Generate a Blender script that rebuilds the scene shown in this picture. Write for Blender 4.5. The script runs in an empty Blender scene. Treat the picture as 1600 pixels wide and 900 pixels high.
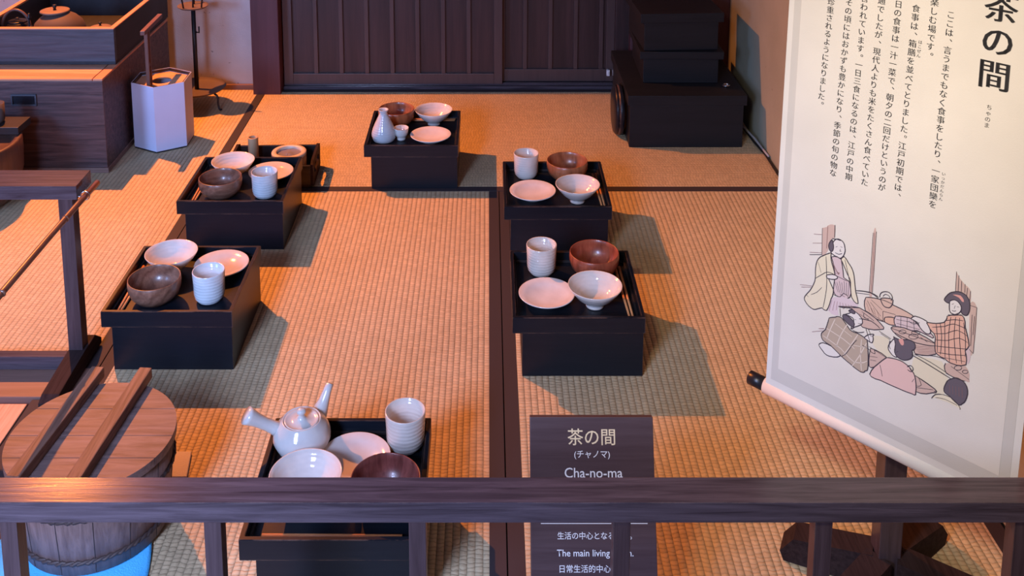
import bpy, bmesh, math, random
from mathutils import Vector, Matrix, Euler
random.seed(7)
SC = bpy.context.scene
COL = SC.collection
PI = math.pi

# ------------------------------------------------------------------ camera, world, lights, exposure
cam = bpy.data.cameras.new('camera')
cam_o = bpy.data.objects.new('camera', cam); COL.objects.link(cam_o)
cam_o.location = (0, 0, 1.4675)
cam_o.rotation_euler = (math.radians(90 - 9.39), 0, 0)
cam.sensor_width = 36; cam.lens = 36 * 1598 / 1600
cam.shift_x = (800 - 763) / 1600; cam.shift_y = -(450 + 166) / 1600
cam.clip_start = 0.05
SC.camera = cam_o
SC.view_settings.view_transform = 'Standard'; SC.view_settings.look = 'None'
SC.view_settings.gamma = 1; SC.view_settings.use_curve_mapping = False
SC.view_settings.exposure = 0.0

world = bpy.data.worlds.new('world'); SC.world = world; world.use_nodes = True
world.node_tree.nodes['Background'].inputs[0].default_value = (0.74, 0.60, 1.0, 1)
world.node_tree.nodes['Background'].inputs[1].default_value = 0.10

def light(name, kind, loc, target, energy, color, **kw):
    d = bpy.data.lights.new(name, kind); o = bpy.data.objects.new(name, d); COL.objects.link(o)
    o.location = loc; d.energy = energy; d.color = color
    o.rotation_euler = (Vector(target) - Vector(loc)).to_track_quat('-Z', 'Y').to_euler()
    for k, v in kw.items(): setattr(d, k, v)
    return o
# warm spotlight high in the far left corner; cool daylight from the entrance behind the visitor; an unseen warm fill added to brighten the scroll
light('ceiling_spotlight', 'SPOT', (-1.78, 3.92, 2.15), (-1.05, 2.45, 0), 505, (1.0, 0.27, 0.04), spot_size=math.radians(120), spot_blend=1.0, shadow_soft_size=0.012)
light('entrance_daylight', 'AREA', (-0.98, -0.2, 1.38), (-0.62, 1.38, 0.12), 23.5, (0.46, 0.58, 1.0), shape='RECTANGLE', size=0.45, size_y=0.8, spread=math.radians(80))
light('side_doorway_daylight', 'AREA', (-2.25, 0.9, 1.0), (-1.2, 3.45, 0.40), 11, (0.26, 0.48, 1.0), shape='RECTANGLE', size=0.5, size_y=0.7, spread=math.radians(80))
light('scroll_fill_light', 'AREA', (-0.30, 0.45, 1.75), (0.66, 1.48, 0.88), 3.4, (1.0, 0.86, 0.68), shape='DISK', size=0.2, spread=math.radians(60))

# ------------------------------------------------------------------ materials
def mat(name, col, rough=0.6, metal=0.0, coat=0.0, spec=0.5):
    m = bpy.data.materials.new(name); m.use_nodes = True
    b = m.node_tree.nodes['Principled BSDF']
    b.inputs['Base Color'].default_value = (*col, 1); b.inputs['Roughness'].default_value = rough
    b.inputs['Metallic'].default_value = metal; b.inputs['Coat Weight'].default_value = coat
    b.inputs['Specular IOR Level'].default_value = spec
    return m
def nd(m, t, **kw):
    n = m.node_tree.nodes.new(t)
    for k, v in kw.items():
        if k in n.inputs: n.inputs[k].default_value = v
        else: setattr(n, k, v)
    return n
def lk(m, a, b): m.node_tree.links.new(a, b)
def bsdf(m): return m.node_tree.nodes['Principled BSDF']
def ramp(m, stops):
    r = nd(m, 'ShaderNodeValToRGB'); e = r.color_ramp.elements
    while len(e) < len(stops): e.new(0.5)
    for el, (p, c) in zip(e, stops): el.position = p; el.color = (*c, 1)
    return r
def bump(m, height, strength, dist=0.001, prev=None):
    b = nd(m, 'ShaderNodeBump', Strength=strength, Distance=dist); lk(m, height, b.inputs['Height'])
    if prev: lk(m, prev, b.inputs['Normal'])
    lk(m, b.outputs[0], bsdf(m).inputs['Normal']); return b.outputs[0]
def wood(name, c1, c2, axis=0, rough=0.5, scale=30, stretch=0.06, bumps=0.25, coat=0.0, wear=None, rings=0.0, spec=0.5, edge=None):
    m = mat(name, c1, rough, coat=coat, spec=spec)
    tc = nd(m, 'ShaderNodeTexCoord'); mp = nd(m, 'ShaderNodeMapping')
    s = [1, 1, 1]; s[axis] = stretch; mp.inputs['Scale'].default_value = s; mp.inputs['Location'].default_value = (3.13, 1.71, 2.37)
    lk(m, tc.outputs['Object'], mp.inputs['Vector'])
    n = nd(m, 'ShaderNodeTexNoise', Scale=scale, Detail=6, Roughness=0.65, Distortion=0.6)
    lk(m, mp.outputs[0], n.inputs['Vector'])
    r = ramp(m, [(0.32, c1), (0.68, c2)]); lk(m, n.outputs['Fac'], r.inputs['Fac'])
    out = r.outputs['Color']
    if rings:
        w = nd(m, 'ShaderNodeTexWave', Scale=rings, Distortion=7, Detail=3); w.inputs['Detail Scale'].default_value = 1.2
        w.bands_direction = 'DIAGONAL'
        lk(m, mp.outputs[0], w.inputs['Vector'])
        mx = nd(m, 'ShaderNodeMixRGB', blend_type='MULTIPLY', Fac=0.7); lk(m, out, mx.inputs[1])
        rr = ramp(m, [(0.0, (0.55, 0.5, 0.48)), (0.6, (1, 1, 1))]); lk(m, w.outputs['Fac'], rr.inputs['Fac']); lk(m, rr.outputs[0], mx.inputs[2]); out = mx.outputs[0]
    if wear:
        n2 = nd(m, 'ShaderNodeTexNoise', Scale=scale * 0.5, Detail=8, Roughness=0.75); lk(m, mp.outputs[0], n2.inputs['Vector'])
        r2 = ramp(m, [(0.60, (0, 0, 0)), (0.72, (1, 1, 1))]); lk(m, n2.outputs['Fac'], r2.inputs['Fac'])
        mx = nd(m, 'ShaderNodeMixRGB'); lk(m, r2.outputs[0], mx.inputs[0]); lk(m, out, mx.inputs[1]); mx.inputs[2].default_value = (*wear, 1); out = mx.outputs[0]
    if edge:   # paint rubbed off along the arrises
        bv = nd(m, 'ShaderNodeBevel', Radius=0.0022); bv.samples = 4
        ge = nd(m, 'ShaderNodeNewGeometry'); dt = nd(m, 'ShaderNodeVectorMath', operation='DOT_PRODUCT')
        lk(m, bv.outputs[0], dt.inputs[0]); lk(m, ge.outputs['True Normal'], dt.inputs[1])
        n4 = nd(m, 'ShaderNodeTexNoise', Scale=22, Detail=5, Roughness=0.7); lk(m, tc.outputs['Object'], n4.inputs['Vector'])
        r4 = ramp(m, [(0.42, (0, 0, 0)), (0.62, (1, 1, 1))]); lk(m, n4.outputs['Fac'], r4.inputs['Fac'])
        r5 = ramp(m, [(0.80, (1, 1, 1)), (0.97, (0, 0, 0))]); lk(m, dt.outputs['Value'], r5.inputs['Fac'])
        ml = nd(m, 'ShaderNodeMath', operation='MULTIPLY'); lk(m, r4.outputs[0], ml.inputs[0]); lk(m, r5.outputs[0], ml.inputs[1])
        mx = nd(m, 'ShaderNodeMixRGB'); lk(m, ml.outputs[0], mx.inputs[0]); lk(m, out, mx.inputs[1]); mx.inputs[2].default_value = (*edge, 1); out = mx.outputs[0]
    lk(m, out, bsdf(m).inputs['Base Color'])
    if bumps: bump(m, n.outputs['Fac'], bumps, 0.001)
    return m

M = {}
M['lacquer'] = wood('black_lacquer', (0.005, 0.008, 0.013), (0.008, 0.011, 0.017), 0, 0.36, 110, 0.05, 0.10, spec=0.28, wear=(0.022, 0.019, 0.019), edge=(0.16, 0.09, 0.065))
M['lacquer_worn'] = wood('worn_black_lacquer', (0.012, 0.011, 0.012), (0.024, 0.020, 0.020), 0, 0.42, 110, 0.05, 0.2, wear=(0.06, 0.04, 0.03))
M['lacquer_flat'] = wood('matte_black_paint', (0.008, 0.010, 0.013), (0.012, 0.014, 0.018), 0, 0.5, 40, 0.08, 0.15, spec=0.25)
M['brown_dark'] = wood('dark_brown_wood', (0.036, 0.028, 0.034), (0.100, 0.080, 0.096), 0, 0.17, 110, 0.05, 0.12, wear=(0.10, 0.075, 0.075), spec=0.3, edge=(0.20, 0.15, 0.13))
M['brown_dark_v'] = wood('dark_brown_upright_wood', (0.040, 0.027, 0.030), (0.075, 0.052, 0.057), 2, 0.32, 110, 0.05, 0.2, spec=0.35, edge=(0.12, 0.09, 0.08))
M['brown_dark_y'] = wood('dark_brown_long_wood', (0.020, 0.013, 0.014), (0.042, 0.027, 0.027), 1, 0.7, 110, 0.05, 0.5, spec=0.08)
M['door_panel'] = wood('door_board', (0.030, 0.014, 0.014), (0.055, 0.025, 0.023), 2, 0.48, 60, 0.05, 0.2, rings=5)
M['door_frame'] = wood('door_rail', (0.060, 0.037, 0.035), (0.085, 0.052, 0.048), 2, 0.42, 40, 0.05, 0.12)
M['pillar'] = wood('red_brown_pillar', (0.075, 0.022, 0.027), (0.105, 0.034, 0.040), 2, 0.55, 30, 0.05, 0.15)
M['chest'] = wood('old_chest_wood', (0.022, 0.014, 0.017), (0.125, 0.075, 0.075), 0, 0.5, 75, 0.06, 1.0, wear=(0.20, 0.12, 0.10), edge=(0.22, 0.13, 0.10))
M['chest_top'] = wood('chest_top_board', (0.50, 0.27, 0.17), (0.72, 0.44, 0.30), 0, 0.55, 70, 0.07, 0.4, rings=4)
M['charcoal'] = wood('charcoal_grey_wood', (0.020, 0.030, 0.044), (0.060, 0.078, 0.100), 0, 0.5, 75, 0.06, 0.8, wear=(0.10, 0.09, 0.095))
M['charcoal_shaded'] = wood('charcoal_shaded_wood', (0.010, 0.012, 0.017), (0.020, 0.021, 0.027), 1, 0.6, 30, 0.07, 0.3)  # box wood painted darker for the shade inside the open box
M['orange_edge'] = wood('pale_edge_wood', (0.50, 0.22, 0.12), (0.62, 0.30, 0.18), 0, 0.5, 30, 0.1, 0.2)
M['tub'] = wood('weathered_tub_wood', (0.11, 0.068, 0.062), (0.23, 0.155, 0.14), 2, 0.6, 90, 0.10, 0.7, wear=(0.20, 0.14, 0.12))
M['tub_lid'] = wood('weathered_lid_wood', (0.085, 0.056, 0.052), (0.22, 0.150, 0.135), 0, 0.55, 70, 0.10, 1.0, wear=(0.10, 0.07, 0.06))
M['batten'] = wood('batten_wood', (0.085, 0.045, 0.033), (0.24, 0.135, 0.095), 1, 0.6, 130, 0.05, 0.8)
M['hoop'] = mat('twisted_hoop', (0.045, 0.03, 0.028), 0.6)
M['bowl_wood'] = wood('turned_bowl_wood', (0.28, 0.085, 0.035), (0.42, 0.16, 0.07), 2, 0.32, 130, 0.16, 0.06, coat=0.15, rings=16)
M['bowl_wood_dark'] = wood('turned_bowl_walnut', (0.16, 0.075, 0.048), (0.27, 0.14, 0.09), 0, 0.34, 130, 0.16, 0.06, coat=0.15, rings=16)
M['bowl_wood_red'] = wood('turned_bowl_red', (0.27, 0.06, 0.03), (0.37, 0.10, 0.05), 2, 0.33, 130, 0.16, 0.06, coat=0.15, rings=16)
M['bowl_walnut_red'] = wood('turned_bowl_dark_red', (0.13, 0.035, 0.03), (0.24, 0.075, 0.06), 2, 0.33, 130, 0.16, 0.06, coat=0.15, rings=16)
M['chop'] = wood('chopstick_wood', (0.55, 0.22, 0.08), (0.70, 0.32, 0.13), 1, 0.45, 60, 0.05, 0.1)
M['hibachi'] = wood('round_brazier_wood', (0.06, 0.03, 0.023), (0.11, 0.06, 0.045), 2, 0.45, 70, 0.1, 0.3)
M['floorboard'] = wood('floorboard_wood', (0.50, 0.26, 0.15), (0.78, 0.46, 0.30), 1, 0.6, 120, 0.03, 0.5)
M['sill'] = wood('sill_wood', (0.16, 0.09, 0.07), (0.24, 0.14, 0.11), 0, 0.55, 40, 0.05, 0.3)
M['bamboo'] = wood('smoked_bamboo', (0.10, 0.045, 0.03), (0.26, 0.12, 0.075), 1, 0.35, 60, 0.15, 0.1, coat=0.2)
M['bamboo_pale'] = wood('pale_bamboo', (0.42, 0.27, 0.14), (0.55, 0.38, 0.22), 2, 0.5, 50, 0.05, 0.15)
M['sign'] = wood('sign_board_wood', (0.060, 0.032, 0.032), (0.085, 0.050, 0.050), 0, 0.42, 110, 0.05, 0.12)
M['lid_disc'] = wood('pale_pot_lid', (0.14, 0.09, 0.07), (0.21, 0.14, 0.11), 0, 0.6, 90, 0.3, 0.3)
M['iron'] = mat('black_iron', (0.015, 0.015, 0.018), 0.45, 0.3)
M['rust'] = mat('rusty_pan', (0.11, 0.08, 0.07), 0.6, 0.0)
M['iron_pot'] = mat('cast_iron', (0.02, 0.019, 0.022), 0.4, 0.4)
M['steel'] = mat('bright_steel', (0.55, 0.55, 0.55), 0.25, 1.0)
M['clay'] = mat('brown_clay', (0.085, 0.06, 0.052), 0.7)
M['ash'] = mat('grey_ash', (0.19, 0.20, 0.27), 0.95)
M['white_plastic'] = mat('white_tab', (0.75, 0.75, 0.75), 0.5)
M['cable_black'] = mat('black_cable', (0.01, 0.01, 0.012), 0.5)
M['cable_grey'] = mat('grey_cable', (0.35, 0.36, 0.38), 0.5)
M['ink'] = mat('printed_ink', (0.055, 0.055, 0.06), 0.8)
M['gold'] = mat('gold_lettering', (0.80, 0.62, 0.36), 0.5)
M['white_ink'] = mat('white_lettering', (0.80, 0.78, 0.74), 0.6)
M['scroll_rod'] = mat('scroll_rod_black', (0.012, 0.012, 0.016), 0.35)
M['heri'] = mat('black_cloth_edging', (0.034, 0.026, 0.030), 0.75)
n = nd(M['heri'], 'ShaderNodeTexNoise', Scale=600, Detail=2); bump(M['heri'], n.outputs['Fac'], 0.3, 0.0005)

def ceramic(name, col, rough=0.12, lines=True, col2=None):
    m = mat(name, col, rough, coat=0.3)
    tc = nd(m, 'ShaderNodeTexCoord')
    n = nd(m, 'ShaderNodeTexNoise', Scale=28, Detail=4); lk(m, tc.outputs['Object'], n.inputs['Vector'])
    c2 = col2 or tuple(c * 0.86 for c in col)
    r = ramp(m, [(0.35, col), (0.75, c2)]); lk(m, n.outputs['Fac'], r.inputs['Fac']); lk(m, r.outputs[0], bsdf(m).inputs['Base Color'])
    if lines:
        w = nd(m, 'ShaderNodeTexWave', Scale=42, Distortion=1.6, Detail=2); w.bands_direction = 'Z'
        lk(m, tc.outputs['Object'], w.inputs['Vector']); bump(m, w.outputs['Fac'], 0.3, 0.0010)
    return m
M['glaze_white'] = ceramic('white_glaze', (0.72, 0.69, 0.64))
M['glaze_plate'] = ceramic('plate_glaze', (0.74, 0.70, 0.66), lines=False)
M['glaze_cup'] = ceramic('pale_blue_glaze', (0.62, 0.70, 0.74))
M['glaze_cup_cream'] = ceramic('cream_cup_glaze', (0.70, 0.67, 0.60))
M['glaze_pot'] = ceramic('celadon_pot_glaze', (0.58, 0.60, 0.58), lines=False)
M['glaze_bottle'] = ceramic('bottle_glaze', (0.60, 0.65, 0.68))
M['cream_rim'] = mat('cream_pot_rim', (0.66, 0.55, 0.42), 0.4)
M['pot_side'] = mat('brown_pot_side', (0.22, 0.13, 0.10), 0.4)

def plaster(name, c1, c2):
    m = mat(name, c1, 0.92)
    tc = nd(m, 'ShaderNodeTexCoord')
    n = nd(m, 'ShaderNodeTexNoise', Scale=5, Detail=8, Roughness=0.6); lk(m, tc.outputs['Object'], n.inputs['Vector'])
    r = ramp(m, [(0.35, c1), (0.7, c2)]); lk(m, n.outputs['Fac'], r.inputs['Fac'])
    n2 = nd(m, 'ShaderNodeTexNoise', Scale=60, Detail=3); lk(m, tc.outputs['Object'], n2.inputs['Vector'])
    r2 = ramp(m, [(0.24, (0.35, 0.33, 0.33)), (0.29, (1, 1, 1))]); lk(m, n2.outputs['Fac'], r2.inputs['Fac'])
    mx = nd(m, 'ShaderNodeMixRGB', blend_type='MULTIPLY', Fac=0.8); lk(m, r.outputs[0], mx.inputs[1]); lk(m, r2.outputs[0], mx.inputs[2])
    lk(m, mx.outputs[0], bsdf(m).inputs['Base Color'])
    n3 = nd(m, 'ShaderNodeTexNoise', Scale=180, Detail=4); lk(m, tc.outputs['Object'], n3.inputs['Vector']); bump(m, n3.outputs['Fac'], 0.35, 0.002)
    return m
M['plaster_grey'] = plaster('grey_plaster', (0.50, 0.50, 0.50), (0.60, 0.60, 0.60))
M['plaster_olive'] = plaster('olive_plaster', (0.35, 0.36, 0.27), (0.41, 0.42, 0.32))

def cloth(name, col, scale=900, strength=0.25):
    m = mat(name, col, 0.9)
    tc = nd(m, 'ShaderNodeTexCoord')
    n = nd(m, 'ShaderNodeTexNoise', Scale=scale, Detail=2); lk(m, tc.outputs['Object'], n.inputs['Vector'])
    bump(m, n.outputs['Fac'], strength, 0.001)
    n2 = nd(m, 'ShaderNodeTexNoise', Scale=9, Detail=5); lk(m, tc.outputs['Object'], n2.inputs['Vector'])
    r = ramp(m, [(0.3, tuple(c * 0.93 for c in col)), (0.7, col)]); lk(m, n2.outputs['Fac'], r.inputs['Fac']); lk(m, r.outputs[0], bsdf(m).inputs['Base Color'])
    return m
M['scroll_paper'] = cloth('scroll_paper', (0.77, 0.74, 0.67), 500, 0.15)
M['scroll_mount'] = cloth('scroll_mount_cloth', (0.63, 0.61, 0.56), 700, 0.2)
M['scroll_edge'] = cloth('scroll_edge_cloth', (0.77, 0.75, 0.69), 700, 0.2)
M['towel_white'] = cloth('white_terry_towel', (0.72, 0.68, 0.70), 330, 1.0)
M['towel'] = cloth('blue_terry_towel', (0.08, 0.50, 0.95), 330, 1.0)
M['lantern_paper'] = cloth('blue_tinted_lantern_paper', (0.62, 0.66, 0.86), 60, 0.12)  # blue of the cool daylight put into the white paper's colour
M['lantern_paper'].node_tree.nodes['Principled BSDF'].inputs['Roughness'].default_value = 0.7
M['lantern_frame'] = wood('dark_lantern_wood', (0.016, 0.013, 0.013), (0.03, 0.024, 0.022), 0, 0.5, 30)
M['lantern_wood'] = wood('lantern_top_wood', (0.55, 0.30, 0.17), (0.70, 0.42, 0.26), 0, 0.5, 30, 0.3)
M['lantern_handle'] = wood('lantern_handle_wood', (0.10, 0.045, 0.035), (0.16, 0.075, 0.055), 2, 0.45, 40)
ART = {k: mat('print_' + k, c, 0.85) for k, c in {
    'ink': (0.05, 0.04, 0.055), 'line': (0.24, 0.12, 0.12), 'paleyellow': (0.74, 0.68, 0.52), 'wood': (0.60, 0.44, 0.38), 'tan': (0.66, 0.47, 0.38),
    'peach': (0.72, 0.46, 0.34), 'mauve': (0.66, 0.53, 0.54), 'lavender': (0.68, 0.57, 0.61), 'cream': (0.77, 0.71, 0.54), 'skin': (0.76, 0.73, 0.70),
    'hair': (0.13, 0.11, 0.14), 'white': (0.76, 0.74, 0.70), 'brown': (0.47, 0.38, 0.30), 'palebrown': (0.70, 0.61, 0.53), 'salmon': (0.74, 0.45, 0.35),
    'rose': (0.72, 0.36, 0.32), 'pink': (0.75, 0.52, 0.48)}.items()}

def tatami(name, c1, c2):
    """woven rush: ridges run along local Y (0.0145 apart), short rush stitches across"""
    m = mat(name, c1, 0.62, spec=0.3)
    tc = nd(m, 'ShaderNodeTexCoord'); sp = nd(m, 'ShaderNodeSeparateXYZ'); lk(m, tc.outputs['Object'], sp.inputs[0])
    wob = nd(m, 'ShaderNodeTexNoise', Scale=3.0, Detail=2); lk(m, tc.outputs['Object'], wob.inputs['Vector'])
    def math_(op, a, b=None, c=None):
        n = nd(m, 'ShaderNodeMath', operation=op)
        for i, v in enumerate((a, b, c)):
            if v is None: continue
            if isinstance(v, (int, float)): n.inputs[i].default_value = v
            else: lk(m, v, n.inputs[i])
        return n.outputs[0]
    xw = math_('MULTIPLY_ADD', wob.outputs['Fac'], 0.004, sp.outputs[0])
    u = math_('DIVIDE', xw, 0.0142)
    col_i = math_('FLOOR', u); fu = math_('FRACT', u)
    ridge = math_('SINE', math_('MULTIPLY', fu, PI))
    ridge = math_('POWER', ridge, 0.6)
    wn = nd(m, 'ShaderNodeTexWhiteNoise', noise_dimensions='1D'); lk(m, col_i, wn.inputs['W'])
    v = math_('ADD', math_('DIVIDE', sp.outputs[1], 0.0098), math_('MULTIPLY', wn.outputs['Value'], 7.0))
    n_v = nd(m, 'ShaderNodeTexNoise', Scale=55, Detail=2); lk(m, tc.outputs['Object'], n_v.inputs['Vector'])
    v = math_('ADD', v, math_('MULTIPLY', n_v.outputs['Fac'], 1.3))
    fv = math_('FRACT', v); cell = math_('FLOOR', v)
    gap = math_('POWER', math_('SINE', math_('MULTIPLY', fv, PI)), 0.35)
    cb = nd(m, 'ShaderNodeCombineXYZ'); lk(m, col_i, cb.inputs[0]); lk(m, cell, cb.inputs[1])
    wc = nd(m, 'ShaderNodeTexWhiteNoise', noise_dimensions='2D'); lk(m, cb.outputs[0], wc.inputs['Vector'])
    # fine rush strands across the ridges
    mp = nd(m, 'ShaderNodeMapping'); mp.inputs['Scale'].default_value = (40, 900, 1); lk(m, tc.outputs['Object'], mp.inputs['Vector'])
    st = nd(m, 'ShaderNodeTexNoise', Scale=1.0, Detail=2); lk(m, mp.outputs[0], st.inputs['Vector'])
    hgt = math_('ADD', math_('MULTIPLY', ridge, 0.85), math_('ADD', math_('MULTIPLY', gap, 0.40), math_('MULTIPLY', st.outputs['Fac'], 0.30)))
    bump(m, hgt, 1.0, 0.0024)
    shade = math_('MULTIPLY', math_('MULTIPLY_ADD', gap, 0.34, 0.66), math_('MULTIPLY_ADD', ridge, 0.20, 0.80))  # groove shade between ridges and stitches multiplied into the rush colour
    shade = math_('MULTIPLY', shade, math_('MULTIPLY_ADD', wc.outputs['Value'], 0.16, 0.90))
    big = nd(m, 'ShaderNodeTexNoise', Scale=2.2, Detail=5); lk(m, tc.outputs['Object'], big.inputs['Vector'])
    r = ramp(m, [(0.3, c1), (0.7, c2)]); lk(m, big.outputs['Fac'], r.inputs['Fac'])
    mx = nd(m, 'ShaderNodeVectorMath', operation='SCALE'); lk(m, r.outputs[0], mx.inputs[0]); lk(m, shade, mx.inputs['Scale'])
    lk(m, mx.outputs[0], bsdf(m).inputs['Base Color'])
    return m
M['tatami'] = tatami('woven_rush', (0.61, 0.48, 0.285), (0.70, 0.56, 0.34))

# ------------------------------------------------------------------ mesh helpers
def obj(name, bm, m, parent=None, smooth=False, loc=None):
    if bm.faces: bmesh.ops.recalc_face_normals(bm, faces=bm.faces[:])
    me = bpy.data.meshes.new(name); bm.to_mesh(me); bm.free()
    mm = m if isinstance(m, (list, tuple)) else [m]
    for x in mm: me.materials.append(x)
    if smooth:
        for p in me.polygons: p.use_smooth = True
    o = bpy.data.objects.new(name, me); COL.objects.link(o)
    if parent: o.parent = parent
    if loc: o.location = loc
    return o
def tag(o, label=None, cat=None, group=None, kind=None):
    if label: o['label'] = label
    if cat: o['category'] = cat
    if group: o['group'] = group
    if kind: o['kind'] = kind
    return o
def thing(name, label, cat, loc=(0, 0, 0), rz=0, group=None):
    o = bpy.data.objects.new(name, None); COL.objects.link(o); o.empty_display_size = 0.05
    o.location = loc; o.rotation_euler = (0, 0, rz); return tag(o, label, cat, group)
def copy_thing(src, loc, rz, label, group=None):
    r = src.copy(); COL.objects.link(r); r.location = loc; r.rotation_euler = (0, 0, rz); r['label'] = label
    if group: r['group'] = group
    for ch in list(src.children):
        c = ch.copy(); COL.objects.link(c); c.parent = r
        for g in list(ch.children):
            d = g.copy(); COL.objects.link(d); d.parent = c
    return r
def NB(): return bmesh.new()
def box(bm, x0, x1, y0, y1, z0, z1, bev=0.0, mi=0, mtx=None):
    vs = [bm.verts.new((x, y, z)) for x in (x0, x1) for y in (y0, y1) for z in (z0, z1)]
    idx = [(0, 1, 3, 2), (4, 6, 7, 5), (0, 4, 5, 1), (2, 3, 7, 6), (0, 2, 6, 4), (1, 5, 7, 3)]
    fs = [bm.faces.new([vs[i] for i in f]) for f in idx]
    for f in fs: f.material_index = mi
    if mtx is not None: bmesh.ops.transform(bm, matrix=mtx, verts=vs)
    if bev:
        es = list({e for f in fs for e in f.edges})
        bmesh.ops.bevel(bm, geom=es, offset=bev, segments=2, affect='EDGES', profile=0.6)
    return vs
def prism(bm, pts, z0, z1, axis='z', mi=0):
    def P(a, b, c): return {'z': (a, b, c), 'x': (c, a, b), 'y': (a, c, b)}[axis]
    lo = [bm.verts.new(P(a, b, z0)) for a, b in pts]; hi = [bm.verts.new(P(a, b, z1)) for a, b in pts]
    n = len(pts); fs = [bm.faces.new(lo[::-1]), bm.faces.new(hi)]
    for i in range(n): fs.append(bm.faces.new([lo[i], lo[(i + 1) % n], hi[(i + 1) % n], hi[i]]))
    for f in fs: f.material_index = mi
def lathe(bm, prof, seg=48, c=(0, 0, 0), wob=0.0, mi=0):
    rings = []
    for r, z in prof:
        if r < 1e-6: rings.append([bm.verts.new((c[0], c[1], c[2] + z))])
        else: rings.append([bm.verts.new((c[0] + r * math.cos(2 * PI * i / seg) * (1 + wob * math.sin(4 * PI * i / seg + 1)), c[1] + r * math.sin(2 * PI * i / seg), c[2] + z)) for i in range(seg)])
    for a, b in zip(rings, rings[1:]):
        for i in range(seg):
            j = (i + 1) % seg
            if len(a) == 1 and len(b) == 1: continue
            if len(a) == 1: f = bm.faces.new([a[0], b[j], b[i]])
            elif len(b) == 1: f = bm.faces.new([a[i], a[j], b[0]])
            else: f = bm.faces.new([a[i], a[j], b[j], b[i]])
            f.material_index = mi
def tube(bm, pts, r, seg=10, cap=True, mi=0):
    pts = [Vector(p) for p in pts]; rs = r if isinstance(r, (list, tuple)) else [r] * len(pts)
    rings = []; up = None
    for i, p in enumerate(pts):
        t = (pts[min(i + 1, len(pts) - 1)] - pts[max(i - 1, 0)]).normalized()
        if up is None: up = Vector((0, 0, 1)) if abs(t.z) < 0.9 else Vector((1, 0, 0))
        s = t.cross(up).normalized(); up = s.cross(t).normalized()
        rings.append([bm.verts.new(p + (s * math.cos(2 * PI * k / seg) + up * math.sin(2 * PI * k / seg)) * rs[i]) for k in range(seg)])
    for a, b in zip(rings, rings[1:]):
        for k in range(seg): bm.faces.new([a[k], a[(k + 1) % seg], b[(k + 1) % seg], b[k]]).material_index = mi
    if cap: bm.faces.new(rings[0][::-1]).material_index = mi; bm.faces.new(rings[-1]).material_index = mi
def openbox(bm, x0, x1, y0, y1, z0, z1, t, ft, bev=0.0008):
    """a tray: four walls of thickness t and a floor of thickness ft"""
    o = [(x0, y0), (x1, y0), (x1, y1), (x0, y1)]; i = [(x0 + t, y0 + t), (x1 - t, y0 + t), (x1 - t, y1 - t), (x0 + t, y1 - t)]
    ob = [bm.verts.new((*p, z0)) for p in o]; ot = [bm.verts.new((*p, z1)) for p in o]
    it = [bm.verts.new((*p, z1)) for p in i]; ib = [bm.verts.new((*p, z0 + ft)) for p in i]
    fs = [bm.faces.new(ob[::-1]), bm.faces.new(ib)]
    for k in range(4):
        j = (k + 1) % 4
        fs += [bm.faces.new([ob[k], ob[j], ot[j], ot[k]]), bm.faces.new([ot[k], ot[j], it[j], it[k]]), bm.faces.new([it[k], it[j], ib[j], ib[k]])]
    if bev: bmesh.ops.bevel(bm, geom=list({e for f in fs for e in f.edges}), offset=bev, segments=2, affect='EDGES')
def text_mesh(name, items, m, parent, offset=0.0, extrude=0.0):
    """items: (string, x, y, size, align, rot) in the local XY plane, all in one mesh"""
    bm = NB()
    for s, x, y, size, align, rot in items:
        cu = bpy.data.curves.new('t', 'FONT'); cu.body = s; cu.size = size; cu.align_x = align; cu.align_y = 'CENTER'
        cu.offset = offset * size; cu.extrude = extrude; cu.resolution_u = 3; cu.fill_mode = 'FRONT' if not extrude else 'BOTH'
        to = bpy.data.objects.new('t', cu); COL.objects.link(to)
        dg = bpy.context.evaluated_depsgraph_get(); me = bpy.data.meshes.new_from_object(to.evaluated_get(dg))
        me.transform(Matrix.Translation((x, y, 0)) @ Matrix.Rotation(rot, 4, 'Z'))
        bm.from_mesh(me); bpy.data.objects.remove(to); bpy.data.curves.remove(cu); bpy.data.meshes.remove(me)
    me = bpy.data.meshes.new(name); bm.to_mesh(me); bm.free(); me.materials.append(m)
    o = bpy.data.objects.new(name, me); COL.objects.link(o); o.parent = parent
    return o

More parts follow.
